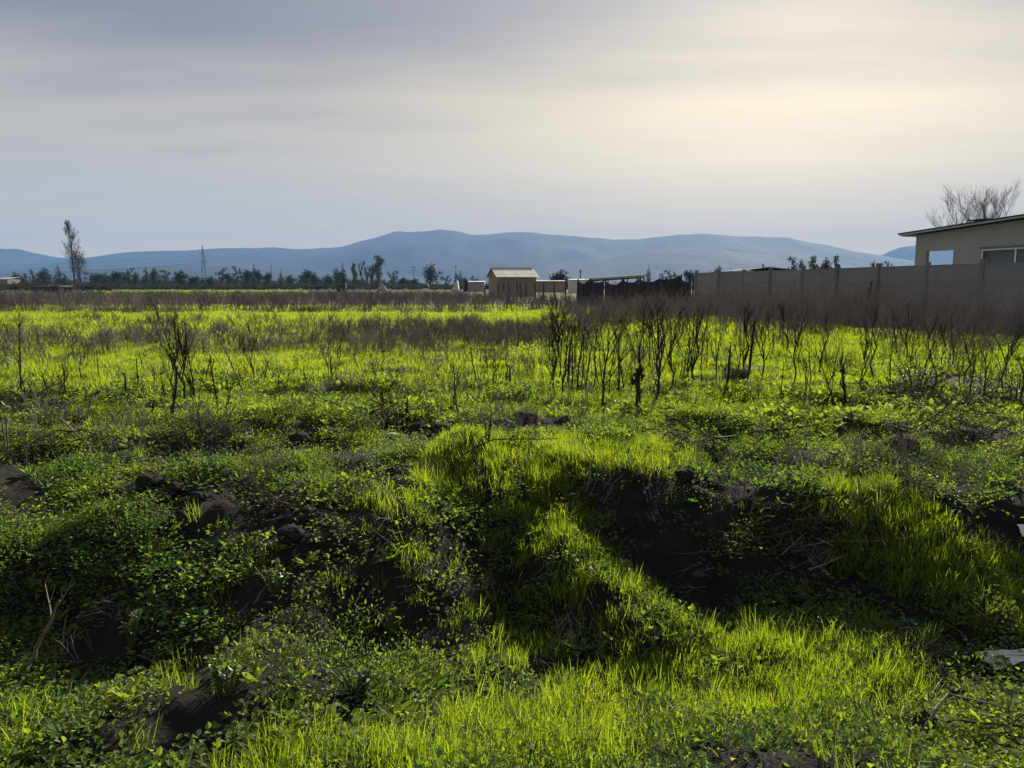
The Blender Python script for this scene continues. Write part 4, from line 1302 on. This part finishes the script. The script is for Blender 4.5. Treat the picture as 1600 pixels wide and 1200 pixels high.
TREES = [(22, 424, 16, 'round'), (36, 426, 14, 'sparse'), (52, 420, 15, 'sparse'), (68, 417, 20, 'round'), (90, 413, 14, 'cypress'), (101, 424, 12, 'conical'),
         (140, 425, 18, 'sparse'), (150, 425, 18, 'round'), (164, 425, 18, 'round'), (178, 422, 20, 'round'), (192, 424, 16, 'round'), (201, 416, 14, 'sparse'), (210, 423, 14, 'round'), (228, 414, 18, 'conical'), (240, 417, 16, 'round'), (258, 421, 20, 'sparse'), (282, 420, 22, 'round'), (302, 430, 20, 'round'),
         (330, 430, 16, 'round'), (346, 416, 15, 'sparse'), (357, 425, 14, 'round'), (370, 414, 15, 'sparse'), (384, 420, 16, 'round'), (396, 411, 14, 'conical'), (404, 420, 12, 'round'), (417, 424, 14, 'round'), (438, 421, 13, 'conical'), (455, 428, 18, 'round'), (478, 420, 20, 'round'), (491, 424, 14, 'round'), (512, 427, 18, 'round'), (526, 418, 18, 'round'), (535, 410, 15, 'conical'), (553, 410, 12, 'euc'), (565, 408, 11, 'sparse'), (573, 413, 11, 'sparse'), (581, 416, 12, 'euc'),
         (614, 421, 18, 'sparse'), (630, 432, 18, 'round'), (648, 434, 18, 'round'), (683, 424, 16, 'sparse'), (698, 430, 16, 'sparse'), (726, 432, 14, 'round'), (740, 430, 14, 'sparse')]
marks = [(110, 'tall bare poplar', 'l'), (316, 'lattice pylon', 'l'), (590, 'tall eucalyptus', 'l'), (760, 'barn', 'l')]
seq = {}
for (px, yt, w, k) in sorted(TREES, key=lambda t: t[0]):
    if px < 110: ref, key = 'left edge of the photo', 0
    elif px < 316: ref, key = 'tall bare poplar', 1
    elif px < 590: ref, key = 'lattice pylon', 2
    else: ref, key = 'tall eucalyptus', 3
    n = seq.get(key, 0); seq[key] = n + 1
    tree(px, yt, w, k, random.uniform(300, 400), '%s in the far treeline, %s tree %s the %s' % (LOOK[k], ORD[n], 'from' if key == 0 else 'right of', ref), 'trees of the far treeline')
tree(590, 399, 24, 'euc', 320, 'tallest dark eucalyptus of the far treeline with two foliage clumps')
tree(671, 410, 26, 'round', 330, 'big dark leaning rounded tree between two utility poles', lean=0.12)
tree(713, 421, 8, 'cypress', 330, 'narrow dark cypress, left one of the twin cypresses left of the barn')
tree(719, 422, 8, 'cypress', 332, 'narrow dark cypress, right one of the twin cypresses left of the barn')
tree(876, 420, 32, 'round', 180, 'broad dark round bush tree right of the barn')
tree(1014, 414, 9, 'cypress', 240, 'narrow dark cypress above the black net')
tree(1034, 426, 9, 'sparse', 250, 'low airy tree right of the narrow cypress above the black net')
tree(1049, 421, 22, 'sparse', 250, 'airy rounded tree above the peak of the black net')
tree(1078, 420, 20, 'round', 260, 'dark rounded tree just left of the end of the concrete wall')
tree(1110, 422, 9, 'round', 270, 'small dark tree above the first concrete panel')
tree(1123, 413, 13, 'round', 270, 'dark tree above the second post of the concrete wall')
tree(1142, 416, 7, 'conical', 270, 'tiny conical tree left of the shed roof above the wall')
tree(1245, 399, 27, 'sparse', 190, 'airy dark tree right of the shed above the concrete wall')
tree(1271, 400, 19, 'euc', 190, 'left tree of the dark group of three above the concrete wall')
tree(1291, 401, 24, 'round', 190, 'middle tree of the dark group of three above the concrete wall')
tree(1307, 399, 15, 'euc', 190, 'right tree of the dark group of three above the concrete wall')
tree(1358, 405, 22, 'sparse', 150, 'leaning airy tree above the wall halfway to the house', lean=0.2)
tree(1392, 405, 15, 'sparse', 150, 'small airy tree above the wall just left of the house')


def limb(mb, lf, p, d, L, r, depth, spread, upb, leafn=0, leafL=.3, kids=(2, 3)):
    segs = 3; pts = [Vector(p)]; q = Vector(p); dd = Vector(d).normalized()
    for i in range(segs):
        dd = (dd + Vector((random.gauss(0, .11), random.gauss(0, .11), upb))).normalized(); q = q + dd * (L / segs); pts.append(q.copy())
    mb.tube(pts, [r * (1 - .45 * i / segs) for i in range(segs + 1)], 5 if depth > 2 else 3, .5, False)
    for i in range(leafn if depth <= 1 else 0):
        p2 = pts[random.randint(1, segs)] + Vector((random.gauss(0, .3), random.gauss(0, .3), random.gauss(0, .3)))
        leaf_shape(lf, p2, random.random() * 6.28, random.gauss(0, .8), leafL * random.uniform(.6, 1.2), leafL * .7, random.random())
    if depth <= 0: return
    for i in range(random.randint(*kids)):
        t = random.uniform(.35, 1.0) if i else 1.0
        f = t * segs; i0 = min(int(f), segs - 1); b = pts[i0].lerp(pts[i0 + 1], f - i0)
        az = random.random() * 6.283
        nd = dd + Vector((math.cos(az), math.sin(az), random.uniform(-.2, .3))) * spread
        limb(mb, lf, b, nd, L * random.uniform(.6, .82), r * .58, depth - 1, spread, upb, leafn, leafL, kids)


def build_bare_trees():
    # tall poplar nearly bare, and its shorter neighbour
    for (px, yt, Y, nm, lab, wd, n) in ((110, 350, 310, 'poplar_tree', 'tall slim nearly bare poplar rising far above the left treeline', 1.0, 42), (123, 399, 305, 'poplar_tree', 'shorter bushy bare poplar beside the tall one', 1.5, 34)):
        t = at(px, yt, Y); hh = t.z; root = empty(nm, (t.x, Y, 0)); tag(root, lab, 'tree')
        tr = MB(); cr = MB(); lf = MB()
        pts = [Vector((random.gauss(0, .12), random.gauss(0, .12), hh * s)) - Vector((0.10 * wd * hh * .25 * s, 0, 0)) for s in np.linspace(0, .97, 9)]
        tr.tube(pts, list(np.linspace(.42, .05, 9)), 7)
        for i in range(n):
            s = random.uniform(.18, .92); f = s * 8 / .97; i0 = min(int(f), 7); b = pts[i0].lerp(pts[i0 + 1], f - i0)
            az = random.random() * 6.28; l = hh * .15 * (1.15 - s) * wd + 1.0
            limb(cr, lf, b, Vector((math.cos(az), math.sin(az), 2.0 / wd)), l, .085, 2, .34, .12, 3, .42)
        obj('trunk', tr, M['bark'], root); obj('branches', cr, M['bark'], root)['kind'] = 'stuff'; obj('leaves', lf, M['poplar_leaf'], root)['kind'] = 'stuff'
    # bare tree behind the house
    for (px, yt, Y, w, lab, n, sp) in ((1513, 303, 62, 30, 'bare winter tree behind the house roof, left one', 2, .42), (1548, 299, 66, 50, 'bare winter tree behind the house roof, taller right one', 4, .40)):
        t = at(px, yt, Y); hh = t.z; root = empty('bare_tree', (t.x, Y, 0)); tag(root, lab, 'tree')
        tr = MB(); tr.tube([(0, 0, 0), (.05, 0, hh * .2), (0, .05, hh * .36)], [.26, .2, .16], 8)
        obj('trunk', tr, M['bark'], root)
        for k in range(n):
            cr = MB(); az = k / n * 6.28 + 1.3
            limb(cr, cr, (0, .03, hh * .35), Vector((math.cos(az) * .42, math.sin(az) * .42, 1.0)), hh * .25, .075, 6, sp, .07, 0, .1, (2, 4))
            obj('limb', cr, M['bark'], root)


build_bare_trees()

# ------------------------------------------------------------------ single dry stalks standing in the field
def thin_stalk():
    mb = MB(); lean = random.gauss(0, .05)
    pts = [Vector((lean * s + random.gauss(0, .008), random.gauss(0, .012), s)) for s in (-.03, .3, .65, 1)]
    mb.tube(pts, [.013, .011, .008, .004], 4)
    for i in range(random.randint(4, 9)):
        s = random.uniform(.25, .98); b = Vector((lean * s, 0, s)); az = random.random() * 6.28; l = random.uniform(.03, .13)
        mb.tube([b, b + Vector((math.cos(az) * l * .6, math.sin(az) * l * .6, l))], [.006, .003], 3, cap=False)
    return [('stem', mb)]


def thick_stalk():
    mb = MB(); lean = random.gauss(0, .08)
    mb.tube([Vector((lean * s + random.gauss(0, .01), random.gauss(0, .01), s)) for s in (-.04, .3, .6, .85, 1)], [.026, .024, .020, .016, .007], 6)
    hd = MB()
    for i in range(26):
        s = random.uniform(.35, 1); b = Vector((lean * s, 0, s)); az = random.random() * 6.28; l = random.uniform(.03, .09)
        hd.tube([b, b + Vector((math.cos(az) * l, math.sin(az) * l, l * random.uniform(-.2, 1)))], [.012, .007], 4)
    return [('stem', mb), ('dry_leaves', hd)]


def branching_stalk():
    st = MB(); parts = []
    pts = [Vector((0, 0, -.03))]
    for s in (.2, .42, .64, .82): pts.append(Vector((random.gauss(0, .03), random.gauss(0, .03), s)))
    st.tube(pts, [.015, .0135, .011, .008, .004], 5)
    parts.append(('stem', st))
    for i in range(random.randint(5, 8)):
        s = random.uniform(.15, .8); f = s / .82 * 4; i0 = min(int(f), 3); b = pts[i0].lerp(pts[i0 + 1], f - i0)
        az = random.random() * 6.28; m = MB()
        weed_branch(m, b, Vector((math.cos(az) * .45, math.sin(az) * .45, 1)), (1 - s) * random.uniform(.55, .85) + .08, .0075, 2, 3, .3)
        parts.append(('branch', m))
    return parts


KINDS = {'thin': [[(n, m.mesh(n, M['stalk'])) for n, m in thin_stalk()] for _ in range(7)],
         'thick': [[(n, m.mesh(n, M['darkstalk'])) for n, m in thick_stalk()] for _ in range(4)],
         'branch': [[(n, m.mesh(n, M['stalk'])) for n, m in branching_stalk()] for _ in range(9)]}


def stalk(px, yb, yt, kind, label, group, lean=0.0):
    g = ground_hit(px, yb) if yb > 560 else on_ground(px, yb)
    g.z = Hs(g.x, g.y)
    f = g.y * CP - (g.z - CAM_H) * SP
    h = (yb - yt) / FPX * f * 1.02
    ps = random.choice(KINDS[kind])
    rz = random.random() * 6.28
    if len(ps) == 1:
        o = obj('dead_stalk', ps[0][1], loc=g)
    else:
        o = empty('dead_stalk', g)
        for n, me in ps: obj(n, me, parent=o)
    o.rotation_euler = (random.gauss(0, .05), lean + random.gauss(0, .05), rz if not lean else 0)
    wd = min(h, 1.0) * (1 if kind != 'thin' else 1.0)
    o.scale = (max(h * .9, .75) if kind == 'thin' else max(h * .9, .45) if kind != 'thick' else max(h, .6), max(h * .9, .75) if kind == 'thin' else max(h * .9, .45) if kind != 'thick' else max(h, .6), h)
    return tag(o, label, 'dead stalk', group)


EXPL = [(35, 622, 490, 'thin'), (43, 642, 550, 'thin'), (97, 622, 572, 'branch'), (104, 624, 570, 'thin'), (197, 624, 584, 'thick'), (218, 612, 555, 'thin'), (238, 656, 625, 'thick'), (257, 634, 575, 'thin'), (268, 664, 572, 'thick'), (271, 640, 540, 'branch'), (287, 632, 490, 'branch'), (297, 628, 520, 'branch'), (305, 630, 505, 'thin'), (320, 700, 640, 'thin'), (322, 597, 550, 'thin'), (328, 596, 560, 'thin'), (338, 637, 553, 'thin'), (352, 640, 605, 'thin'), (384, 597, 560, 'branch'), (397, 602, 512, 'branch'), (415, 596, 563, 'thin'), (438, 622, 566, 'thin'), (448, 604, 574, 'thin'), (480, 602, 572, 'thin'), (512, 587, 533, 'branch'), (518, 590, 558, 'thick'), (561, 582, 556, 'thin'), (603, 672, 606, 'branch'), (613, 612, 573, 'branch'), (636, 656, 622, 'thick'), (685, 598, 563, 'branch'), (713, 642, 560, 'branch'), (716, 655, 604, 'thin'), (743, 602, 544, 'thin'), (756, 604, 560, 'branch'), (773, 602, 550, 'branch'), (790, 607, 563, 'thin'), (797, 602, 572, 'thick'),
        (866, 612, 500, 'branch'), (873, 606, 520, 'thin'), (880, 622, 508, 'branch'), (886, 612, 524, 'thick'), (894, 616, 510, 'thin'), (903, 612, 503, 'branch'), (909, 606, 500, 'thin'), (916, 622, 518, 'branch'), (928, 612, 515, 'thin'), (940, 642, 498, 'branch'), (952, 614, 520, 'thin'), (966, 612, 496, 'branch'), (974, 616, 540, 'thin'), (1002, 602, 488, 'branch'), (1023, 632, 478, 'branch'), (1028, 628, 490, 'branch'), (1050, 606, 498, 'branch'), (1076, 602, 504, 'branch'), (1086, 602, 488, 'branch'), (1096, 596, 520, 'thin'), (1120, 596, 520, 'branch'), (1136, 602, 536, 'thick'), (1166, 592, 478, 'branch'), (1170, 588, 500, 'thick'), (1190, 592, 488, 'branch'), (1240, 602, 498, 'branch'), (1266, 607, 538, 'thin'), (1296, 642, 548, 'branch'), (1313, 632, 556, 'branch'), (1320, 636, 566, 'thick'), (1347, 617, 528, 'branch'), (1366, 592, 478, 'branch'), (1390, 602, 538, 'thin'), (1416, 566, 478, 'branch'), (1446, 590, 500, 'branch'), (1472, 572, 505, 'branch'), (1506, 602, 520, 'branch'), (1536, 632, 540, 'branch'), (1568, 612, 520, 'branch'), (1592, 640, 545, 'branch')]
LK = {'thin': 'thin dead stalk', 'thick': 'stout dark dead stalk', 'branch': 'forked bare dead weed'}
for i in range(100):
    z = random.random()
    if z < .38: q = (random.uniform(10, 830), random.uniform(530, 640)); hh = random.uniform(16, 46)
    elif z < .72: q = (random.uniform(850, 1125), random.uniform(545, 622)); hh = random.uniform(30, 95)
    else: q = (random.uniform(1130, 1600), random.uniform(548, 640)); hh = random.uniform(30, 90)
    EXPL.append((q[0], q[1], q[1] - hh, random.choice(('thin', 'thin', 'branch'))))
cnt = {}
for (px, yb, yt, k) in sorted(EXPL):
    if px < 560: z, zn = 0, 'in the left grass'
    elif px < 840: z, zn = 1, 'in the centre grass'
    elif px < 1130: z, zn = 2, 'in the right-hand thicket'
    else: z, zn = 3, 'before the concrete wall'
    n = cnt.get((z, k), 0); cnt[(z, k)] = n + 1
    stalk(px, yb, yt, k, '%s %s, %s such from the left' % (LK[k], zn, ORD[n]), 'dead stalks standing in the field')
stalk(386, 628, 524, 'thin', 'long dead stalk leaning far to the left in the left grass', None, lean=-0.42)
stalk(398, 604, 560, 'thin', 'short dead stalk leaning right beside the long leaning one', None, lean=0.5)
stalk(1150, 590, 510, 'branch', 'forked dead weed leaning right in front of the black net', None, lean=0.35)


# ------------------------------------------------------------------ single plants and things in the foreground
def build_mullein():
    g = ground_hit(996, 646); h = 72 / FPX * g.y; root = empty('dead_mullein', g)
    tag(root, 'thick black dead stalk with knobbly seed heads standing before the thicket', 'dead stalk')
    m = MB(); m.tube([(0, 0, -.03), (.004, 0, h * .4), (-.006, 0, h * .8), (0, 0, h)], [.030, .028, .022, .01], 7); obj('stem', m, M['darkstalk'], root)
    for i in range(24):
        s = random.uniform(.5, .98); az = random.random() * 6.28; l = random.uniform(.015, .06)
        c = Vector((math.cos(az) * l, math.sin(az) * l, h * s + l * .3)); m = MB()
        m.tube([(0, 0, h * s - .02), c], [.008, .006], 4)
        for k in range(3):
            q = c + Vector((random.gauss(0, .012), random.gauss(0, .012), random.gauss(0, .015)))
            m.tube([q - Vector((0, 0, .018)), q, q + Vector((0, 0, .02))], [.004, .012, .004], 6)
        obj('seed_head', m, M['darkstalk'], root)


def build_tussock(px, yb, wpx, hpx, label, mat, n=700):
    g = ground_hit(px, yb); f = g.y; R_ = wpx / 2 / FPX * f; h = hpx / FPX * f
    mb = MB()
    for i in range(n):
        r_ = R_ * .75 * math.sqrt(random.random()); t = random.random() * 6.283
        blade_strip(mb, (r_ * math.cos(t), r_ * math.sin(t), -.02), t + random.gauss(0, .6), h * random.uniform(.7, 1.25), .006, random.uniform(.3, 1.5), random.random())
    tag(obj('tussock', mb, mat, loc=g), label, 'tussock')


def leafy_plant(px, yb, hpx, wpx, label, name, mat, nl, L, asp, stems=5, tier=.3):
    """stems with leaves that grow from them; each larger leaf is a part"""
    g = ground_hit(px, yb); f = g.y; h = hpx / FPX * f; w = wpx / 2 / FPX * f
    root = empty(name, g); tag(root, label, 'plant')
    lm = []
    for k in range(4):
        m = MB(); leaf_shape(m, (0, 0, 0), 0, 0, 1, asp, random.random(), .2); lm.append(m.mesh('leaf', mat))
    for s in range(stems):
        az = random.random() * 6.28; rr = w * math.sqrt(random.random()) * .75
        tip = Vector((math.cos(az) * rr, math.sin(az) * rr, h * random.uniform(.6, 1)))
        b = Vector((tip.x * .2, tip.y * .2, -.02)); mid = b.lerp(tip, .5) + Vector((0, 0, h * .12))
        m = MB(); m.tube([b, mid, tip], [.006, .005, .003], 5); obj('stem', m, M['leaf_stem'], root)
        for i in range(max(2, nl // stems)):
            q = random.uniform(tier, 1); p = (b.lerp(mid, q * 2) if q < .5 else mid.lerp(tip, q * 2 - 1))
            o = obj('leaf', random.choice(lm), parent=root, loc=p); l = L * random.uniform(.6, 1.2)
            o.scale = (l, l, l); o.rotation_euler = (random.gauss(0, .3), -random.gauss(.25, .45), random.random() * 6.28)
    return root


def clod(px, py, wpx, label, mat=None, name='soil_clod', cat='clod', flat=.65):
    g = ground_hit(px, py); w = wpx / FPX * g.y / 2
    mb = MB(); V = []; F = []; nr, na = 9, 14; sd = random.random() * 90
    for i in range(nr + 1):
        ph = math.pi * i / nr
        for k in range(na):
            an = 6.283 * k / na
            d = Vector((math.sin(ph) * math.cos(an), math.sin(ph) * math.sin(an), math.cos(ph)))
            r_ = 1 + .7 * float(fbm(np.array([d.x * 1.8 + sd + d.z]), np.array([d.y * 1.8 + d.z * 1.3 + sd]), 4, .6)[0])
            V.append((d.x * w * r_, d.y * w * r_, d.z * w * flat * r_ + w * flat * (.45 if name == 'stone' else .75)))
    for i in range(nr):
        for k in range(na): F.append((i * na + k, (i + 1) * na + k, (i + 1) * na + (k + 1) % na, i * na + (k + 1) % na))
    mb.add(V, F); o = obj(name, mb, mat or M['soilclod'], loc=g, smooth=name == 'stone'); o.rotation_euler = (0, 0, random.random() * 6)
    return tag(o, label, cat, 'loose soil clods' if name == 'soil_clod' else 'pale stones')


def stick(pix, rad, label, mat='dry', name='fallen_twig', twigs=0, cat='twig', lift=None, up=False):
    """a stick whose points are given by pixels; lift raises each point above the ground there"""
    pts = []
    for i, (a, b) in enumerate(pix):
        if up and i: p = at(a, b, pts[0].y + 0.03 * i)
        else: p = ground_hit(a, b); p.z += (lift[i] if lift else .02)
        pts.append(p)
    m = MB(); n = len(pts)
    sm = []
    for i in range(n - 1):
        for k in range(4): sm.append(pts[i].lerp(pts[i + 1], k / 4) + Vector((random.gauss(0, rad * .5), random.gauss(0, rad * .5), random.gauss(0, rad * .4))))
    sm.append(pts[-1]); c = len(sm)
    m.tube([p - sm[0] for p in sm], [rad * (1 - .55 * i / c) for i in range(c)], 6)
    root = obj(name, m, M[mat], loc=sm[0])
    for k in range(twigs):
        i = random.randint(1, c - 2); t = MB(); d = (sm[i + 1] - sm[i - 1]).normalized() + Vector((random.gauss(0, .6), random.gauss(0, .6), random.uniform(0, .7)))
        weed_branch(t, sm[i] - sm[0], d, random.uniform(.1, .25), rad * .45, 1, 3)
        obj('side_twig', t, M[mat], root)
    return tag(root, label, cat)


M['leaf_stem'] = surf('green_stem', (0.05, 0.075, 0.025), (0.09, 0.11, 0.04), 9, 0.6)
M['dark_tussock'] = leafmat('dark_tussock', (0.028, 0.030, 0.016), (0.055, 0.05, 0.026), (0.03, 0.03, 0.01), (0.06, 0.055, 0.015), .3, .7, .15, inst=False)

build_mullein()
build_tussock(536, 618, 74, 30, 'dark rounded tussock of old grass left of centre', M['dark_tussock'], 900)
build_tussock(1150, 590, 50, 22, 'small dark tussock of old grass in front of the net end', M['dark_tussock'], 500)
build_tussock(340, 612, 60, 16, 'flat brown tussock among the left stalks', M['dark_tussock'], 500)
leafy_plant(738, 775, 26, 46, 'weed with large pale grey-green leaves in the shade of the grassy spur', 'broadleaf_weed', M['pale_leaf'], 14, .075, .5, 4)
leafy_plant(762, 700, 60, 40, 'upright green leafy weed on top of the central mound', 'tall_weed', M['leaf_single'], 34, .055, .45, 5, .15)
leafy_plant(800, 672, 20, 40, 'low pale green weed beside the black soil clods', 'broadleaf_weed', M['pale_leaf'], 16, .06, .55, 4)
leafy_plant(1432, 612, 56, 120, 'wide green bush of soft leaves behind the brush at the right', 'green_bush', M['leaf_single'], 150, .07, .4, 16, .3)
leafy_plant(1424, 660, 36, 60, 'small green feathery bush beside the stump at the right', 'green_bush', M['leaf_single'], 90, .05, .35, 10, .2)
leafy_plant(1585, 560, 34, 60, 'green leafy bush at the right edge among the dry weeds', 'green_bush', M['leaf_single'], 60, .07, .4, 8, .3)
leafy_plant(12, 716, 118, 30, 'tall leafy weed with bare stem at the left edge', 'tall_weed', M['leaf_single'], 22, .06, .4, 2, .75)
leafy_plant(205, 1010, 60, 70, 'young broadleaf weed beside the dark hollow at lower left', 'broadleaf_weed', M['leaf_single'], 34, .04, .6, 8, .3)
leafy_plant(355, 1085, 70, 110, 'bushy broadleaf weed at lower left on the bank', 'broadleaf_weed', M['leaf_single'], 80, .034, .62, 14, .25)
leafy_plant(610, 985, 44, 70, 'round-leaved weed on the dark soil right of the lush green cushion', 'broadleaf_weed', M['leaf_single'], 40, .036, .65, 9, .25)
leafy_plant(430, 925, 50, 90, 'broadleaf weed hanging on the shaded bank left of centre', 'broadleaf_weed', M['leaf_single'], 60, .034, .62, 12, .25)
leafy_plant(560, 1090, 60, 120, 'dense low weed at the bottom left of centre', 'broadleaf_weed', M['leaf_single'], 90, .032, .6, 14, .2)

for (a, b, w, t) in ((818, 664, 40, 'largest black soil clod behind the central mound'), (842, 670, 26, 'soil clod right of the largest black clod'), (866, 676, 22, 'small soil clod at the end of the black clod row'), (690, 678, 34, 'soil clod left of the tall green weed'), (655, 676, 30, 'soil clod beside the broken stalk'), (235, 762, 44, 'black soil clod on the left of the bank lip'), (276, 772, 34, 'rounded soil clod right of the black left clod'), (312, 782, 26, 'small soil clod at the right end of the left clods'), (470, 698, 40, 'flat soil clod behind the left stone'), (1000, 752, 24, 'soil clod on the lip right of the grassy mound'), (1070, 748, 30, 'soil clod on the lip under the fallen branch'), (455, 845, 44, 'soil clod in the dark hollow left of centre'), (1405, 706, 50, 'dark clod of earth at the foot of the stump')):
    clod(a, b, w, t)
for (a, b, w, t) in ((413, 700, 24, 'pale flat stone in the left weeds'), (612, 682, 20, 'pale flat stone left of the central soil clods'), (712, 692, 14, 'small grey stone left of the tall green weed'), (225, 955, 15, 'grey stone beside the dark hollow at lower left'), (884, 676, 12, 'small pale stone at the end of the clod row')):
    clod(a, b, w, t, M['stone'], 'stone', 'stone', .45)

stick([(40, 1062), (66, 1000), (94, 938)], .011, 'pale leaning branch at the dark hollow at lower left', 'dry', 'leaning_branch', 2, 'branch', (0.03, .12, .05), up=True)
stick([(1060, 702), (1150, 696), (1265, 690)], .012, 'long fallen branch on the bank right of centre', 'stalk', 'fallen_branch', 5, 'branch', (.05, .08, .14))
stick([(690, 742), (770, 722), (870, 712)], .006, 'thin bent twig lying over the grassy mound', 'stalk', twigs=3, lift=(.06, .16, .12))
stick([(1425, 1160), (1480, 1120), (1560, 1135), (1600, 1142)], .006, 'curved twig over the weeds at lower right', 'dry', twigs=3, lift=(.03, .10, .09, .04))
stick([(1400, 1150), (1500, 1148), (1600, 1155)], .006, 'straight dark twig lying across the weeds at lower right', 'stalk', twigs=3, lift=(.03, .06, .05))
stick([(1330, 1200), (1322, 1172)], .007, 'dark stub sticking up at the bottom right of centre', 'darkstalk', 'stem_stub', lift=(-.02, .11), up=True)
stick([(1516, 1196), (1508, 1168)], .008, 'dark stub sticking up in the bottom right weeds', 'darkstalk', 'stem_stub', lift=(-.02, .09), up=True)
stick([(1067, 1160), (1069, 1140)], .007, 'short dark stub in the bottom grass right of centre', 'darkstalk', 'stem_stub', lift=(-.02, .07), up=True)
stick([(836, 1136), (834, 1110)], .006, 'short dark stub in the bottom centre grass', 'darkstalk', 'stem_stub', lift=(-.02, .08), up=True)
stick([(1240, 870), (1300, 862), (1370, 860)], .004, 'thin pale twig on the right bank', 'dry', twigs=2, lift=(.05, .06, .05))
stick([(1555, 845), (1590, 872), (1600, 880)], .005, 'bare root on the dark bank at the right edge', 'dry', 'root', cat='root')
stick([(560, 820), (620, 870), (700, 930)], .004, 'long thin dry stem trailing down the bank left of the spur', 'dry', lift=(.04, .05, .04))
stick([(106, 960), (100, 1000), (98, 1030)], .005, 'thin root hanging in the dark hollow', 'dry', 'root', cat='root', lift=(.02, .03, .02))
stick([(95, 690), (140, 715), (150, 735)], .008, 'forked dry stick in the left weeds', 'dry', twigs=4, lift=(.2, .1, .02))
stick([(130, 640), (60, 672), (0, 690)], .006, 'long dry stem lying over the weeds at the left edge', 'stalk', twigs=3, lift=(.18, .08, .04))
stick([(1404, 706), (1406, 672)], .03, 'short dark stump standing in the right weeds', 'darkstalk', 'stump', cat='stump', lift=(-.03, .10), up=True)
stick([(1400, 700), (1376, 684), (1362, 672)], .012, 'dark broken branch beside the stump at the right', 'darkstalk', 'broken_branch', 2, 'branch', (.02, .08, .14), up=True)


def build_brush():
    rows = [('large pile of dead brush at the right edge', 1490, 640, 130, 110), ('small heap of dead twigs left of the green bush', 1390, 622, 60, 60), ('flattened tangle of dry stems at the left edge', 60, 640, 80, 90), ('tangle of pale dry stems in the left weeds', 60, 720, 75, 80), ('tangle of dead stems on the lip right of the mound', 1085, 712, 60, 60), ('tangle of dead stems on the dark left bank', 430, 800, 60, 60), ('tangle of brown stems on the right bank', 1250, 880, 70, 60), ('long tangle of dead stems behind the left stone', 330, 690, 70, 70), ('tangle of dead stems around the broken stalk', 610, 655, 45, 50), ('second heap of dead brush nearer than the large one', 1500, 690, 90, 70), ('tangle of old stems at the puddle of white sheet', 1440, 1030, 45, 50)]
    for lab, px, py, wpx, n in rows:
        g = ground_hit(px, py); w = wpx / FPX * g.y; root = empty('brush_heap', g); tag(root, lab.replace('puddle of ', ''), 'brush')
        for k in range(n):
            a = random.random() * 6.28; q = Vector((random.gauss(0, w * .55), random.gauss(0, w * .45), 0)); q.z = Hs(g.x + q.x, g.y + q.y) - g.z + abs(random.gauss(.04, .06))
            m = MB(); d = Vector((math.cos(a), math.sin(a) * .7, random.gauss(.22, .22))); L = random.uniform(.2, .6) * (w / .7 if w < .7 else 1)
            weed_branch(m, q - d * L * .4, d, L, .0004 + .00085 * g.y, 1, 3, .3, random.random())
            obj('twig', m, M['stalk'] if k % 3 else M['dry'], root)


build_brush()


def build_sheet():
    def sheet(px0, px1, py, w, d, label, seed):
        g = ground_hit((px0 + px1) / 2, py); mb = MB(); V = []; F = []; n = 26
        for i in range(n + 1):
            for k in range(n + 1):
                u, v = i / n - .5, k / n - .5
                e = 1 + .35 * float(fbm(np.array([u * 4 + seed]), np.array([v * 4 + seed]), 3)[0])
                x, y = u * w * e, v * d * e
                z = Hs(g.x + x, g.y + y) - g.z + .045 + .018 * float(fbm(np.array([u * 7 + seed]), np.array([v * 7]), 4)[0])
                V.append((x, y, z))
        for i in range(n):
            for k in range(n): a = i * (n + 1) + k; F.append((a, a + n + 1, a + n + 2, a + 1))
        mb.add(V, F); o = obj('plastic_sheet', mb, M['sheet'], loc=g, smooth=True); tag(o, label, 'sheet')
    sheet(1555, 1620, 1040, .30, .12, 'crumpled white sheet lying in the grass at the lower right edge', 3)
    sheet(1592, 1612, 840, .07, .05, 'white scrap on the dark bank at the right edge', 9)
    # a broken piece of wood in the grass
    g = ground_hit(1445, 1140); root = empty('broken_wood', g, .5); tag(root, 'broken piece of dark wood with pale edge in the grass at lower right', 'wood')
    m = MB(); m.box((0, 0, .035), (.11, .05, .075), Matrix.Rotation(.5, 3, 'Y') @ Matrix.Rotation(.3, 3, 'X'), top=(.4, .8)); obj('chunk', m, M['darkstalk'], root)
    m = MB(); m.tube([(-.09, -.03, .0), (-.04, -.035, .055), (.01, -.03, .085)], [.008, .009, .005], 6); obj('splinter', m, M['dry'], root)


build_sheet()


# ------------------------------------------------------------------ the hazy air
def build_haze():
    m, nt, N, L = nodes('hazy_air')
    v = N('ShaderNodeVolumePrincipled'); v.inputs['Color'].default_value = HAZE_COLOR; v.inputs['Density'].default_value = HAZE_DENSITY
    v.inputs['Anisotropy'].default_value = 0.0
    o = N('ShaderNodeOutputMaterial'); L(v.outputs[0], o.inputs['Volume'])
    b = MB(); b.box((0, 2320, 218), (18600, 7760, 444)); ob = obj('haze', b, m)
    ob.display_type = 'WIRE'
    tag(ob, 'thin bluish haze over the plain and the mountains', 'haze', kind='stuff')


HAZE_COLOR = (0.23, 0.46, 0.88, 1)
HAZE_DENSITY = 1.6e-4
build_haze()
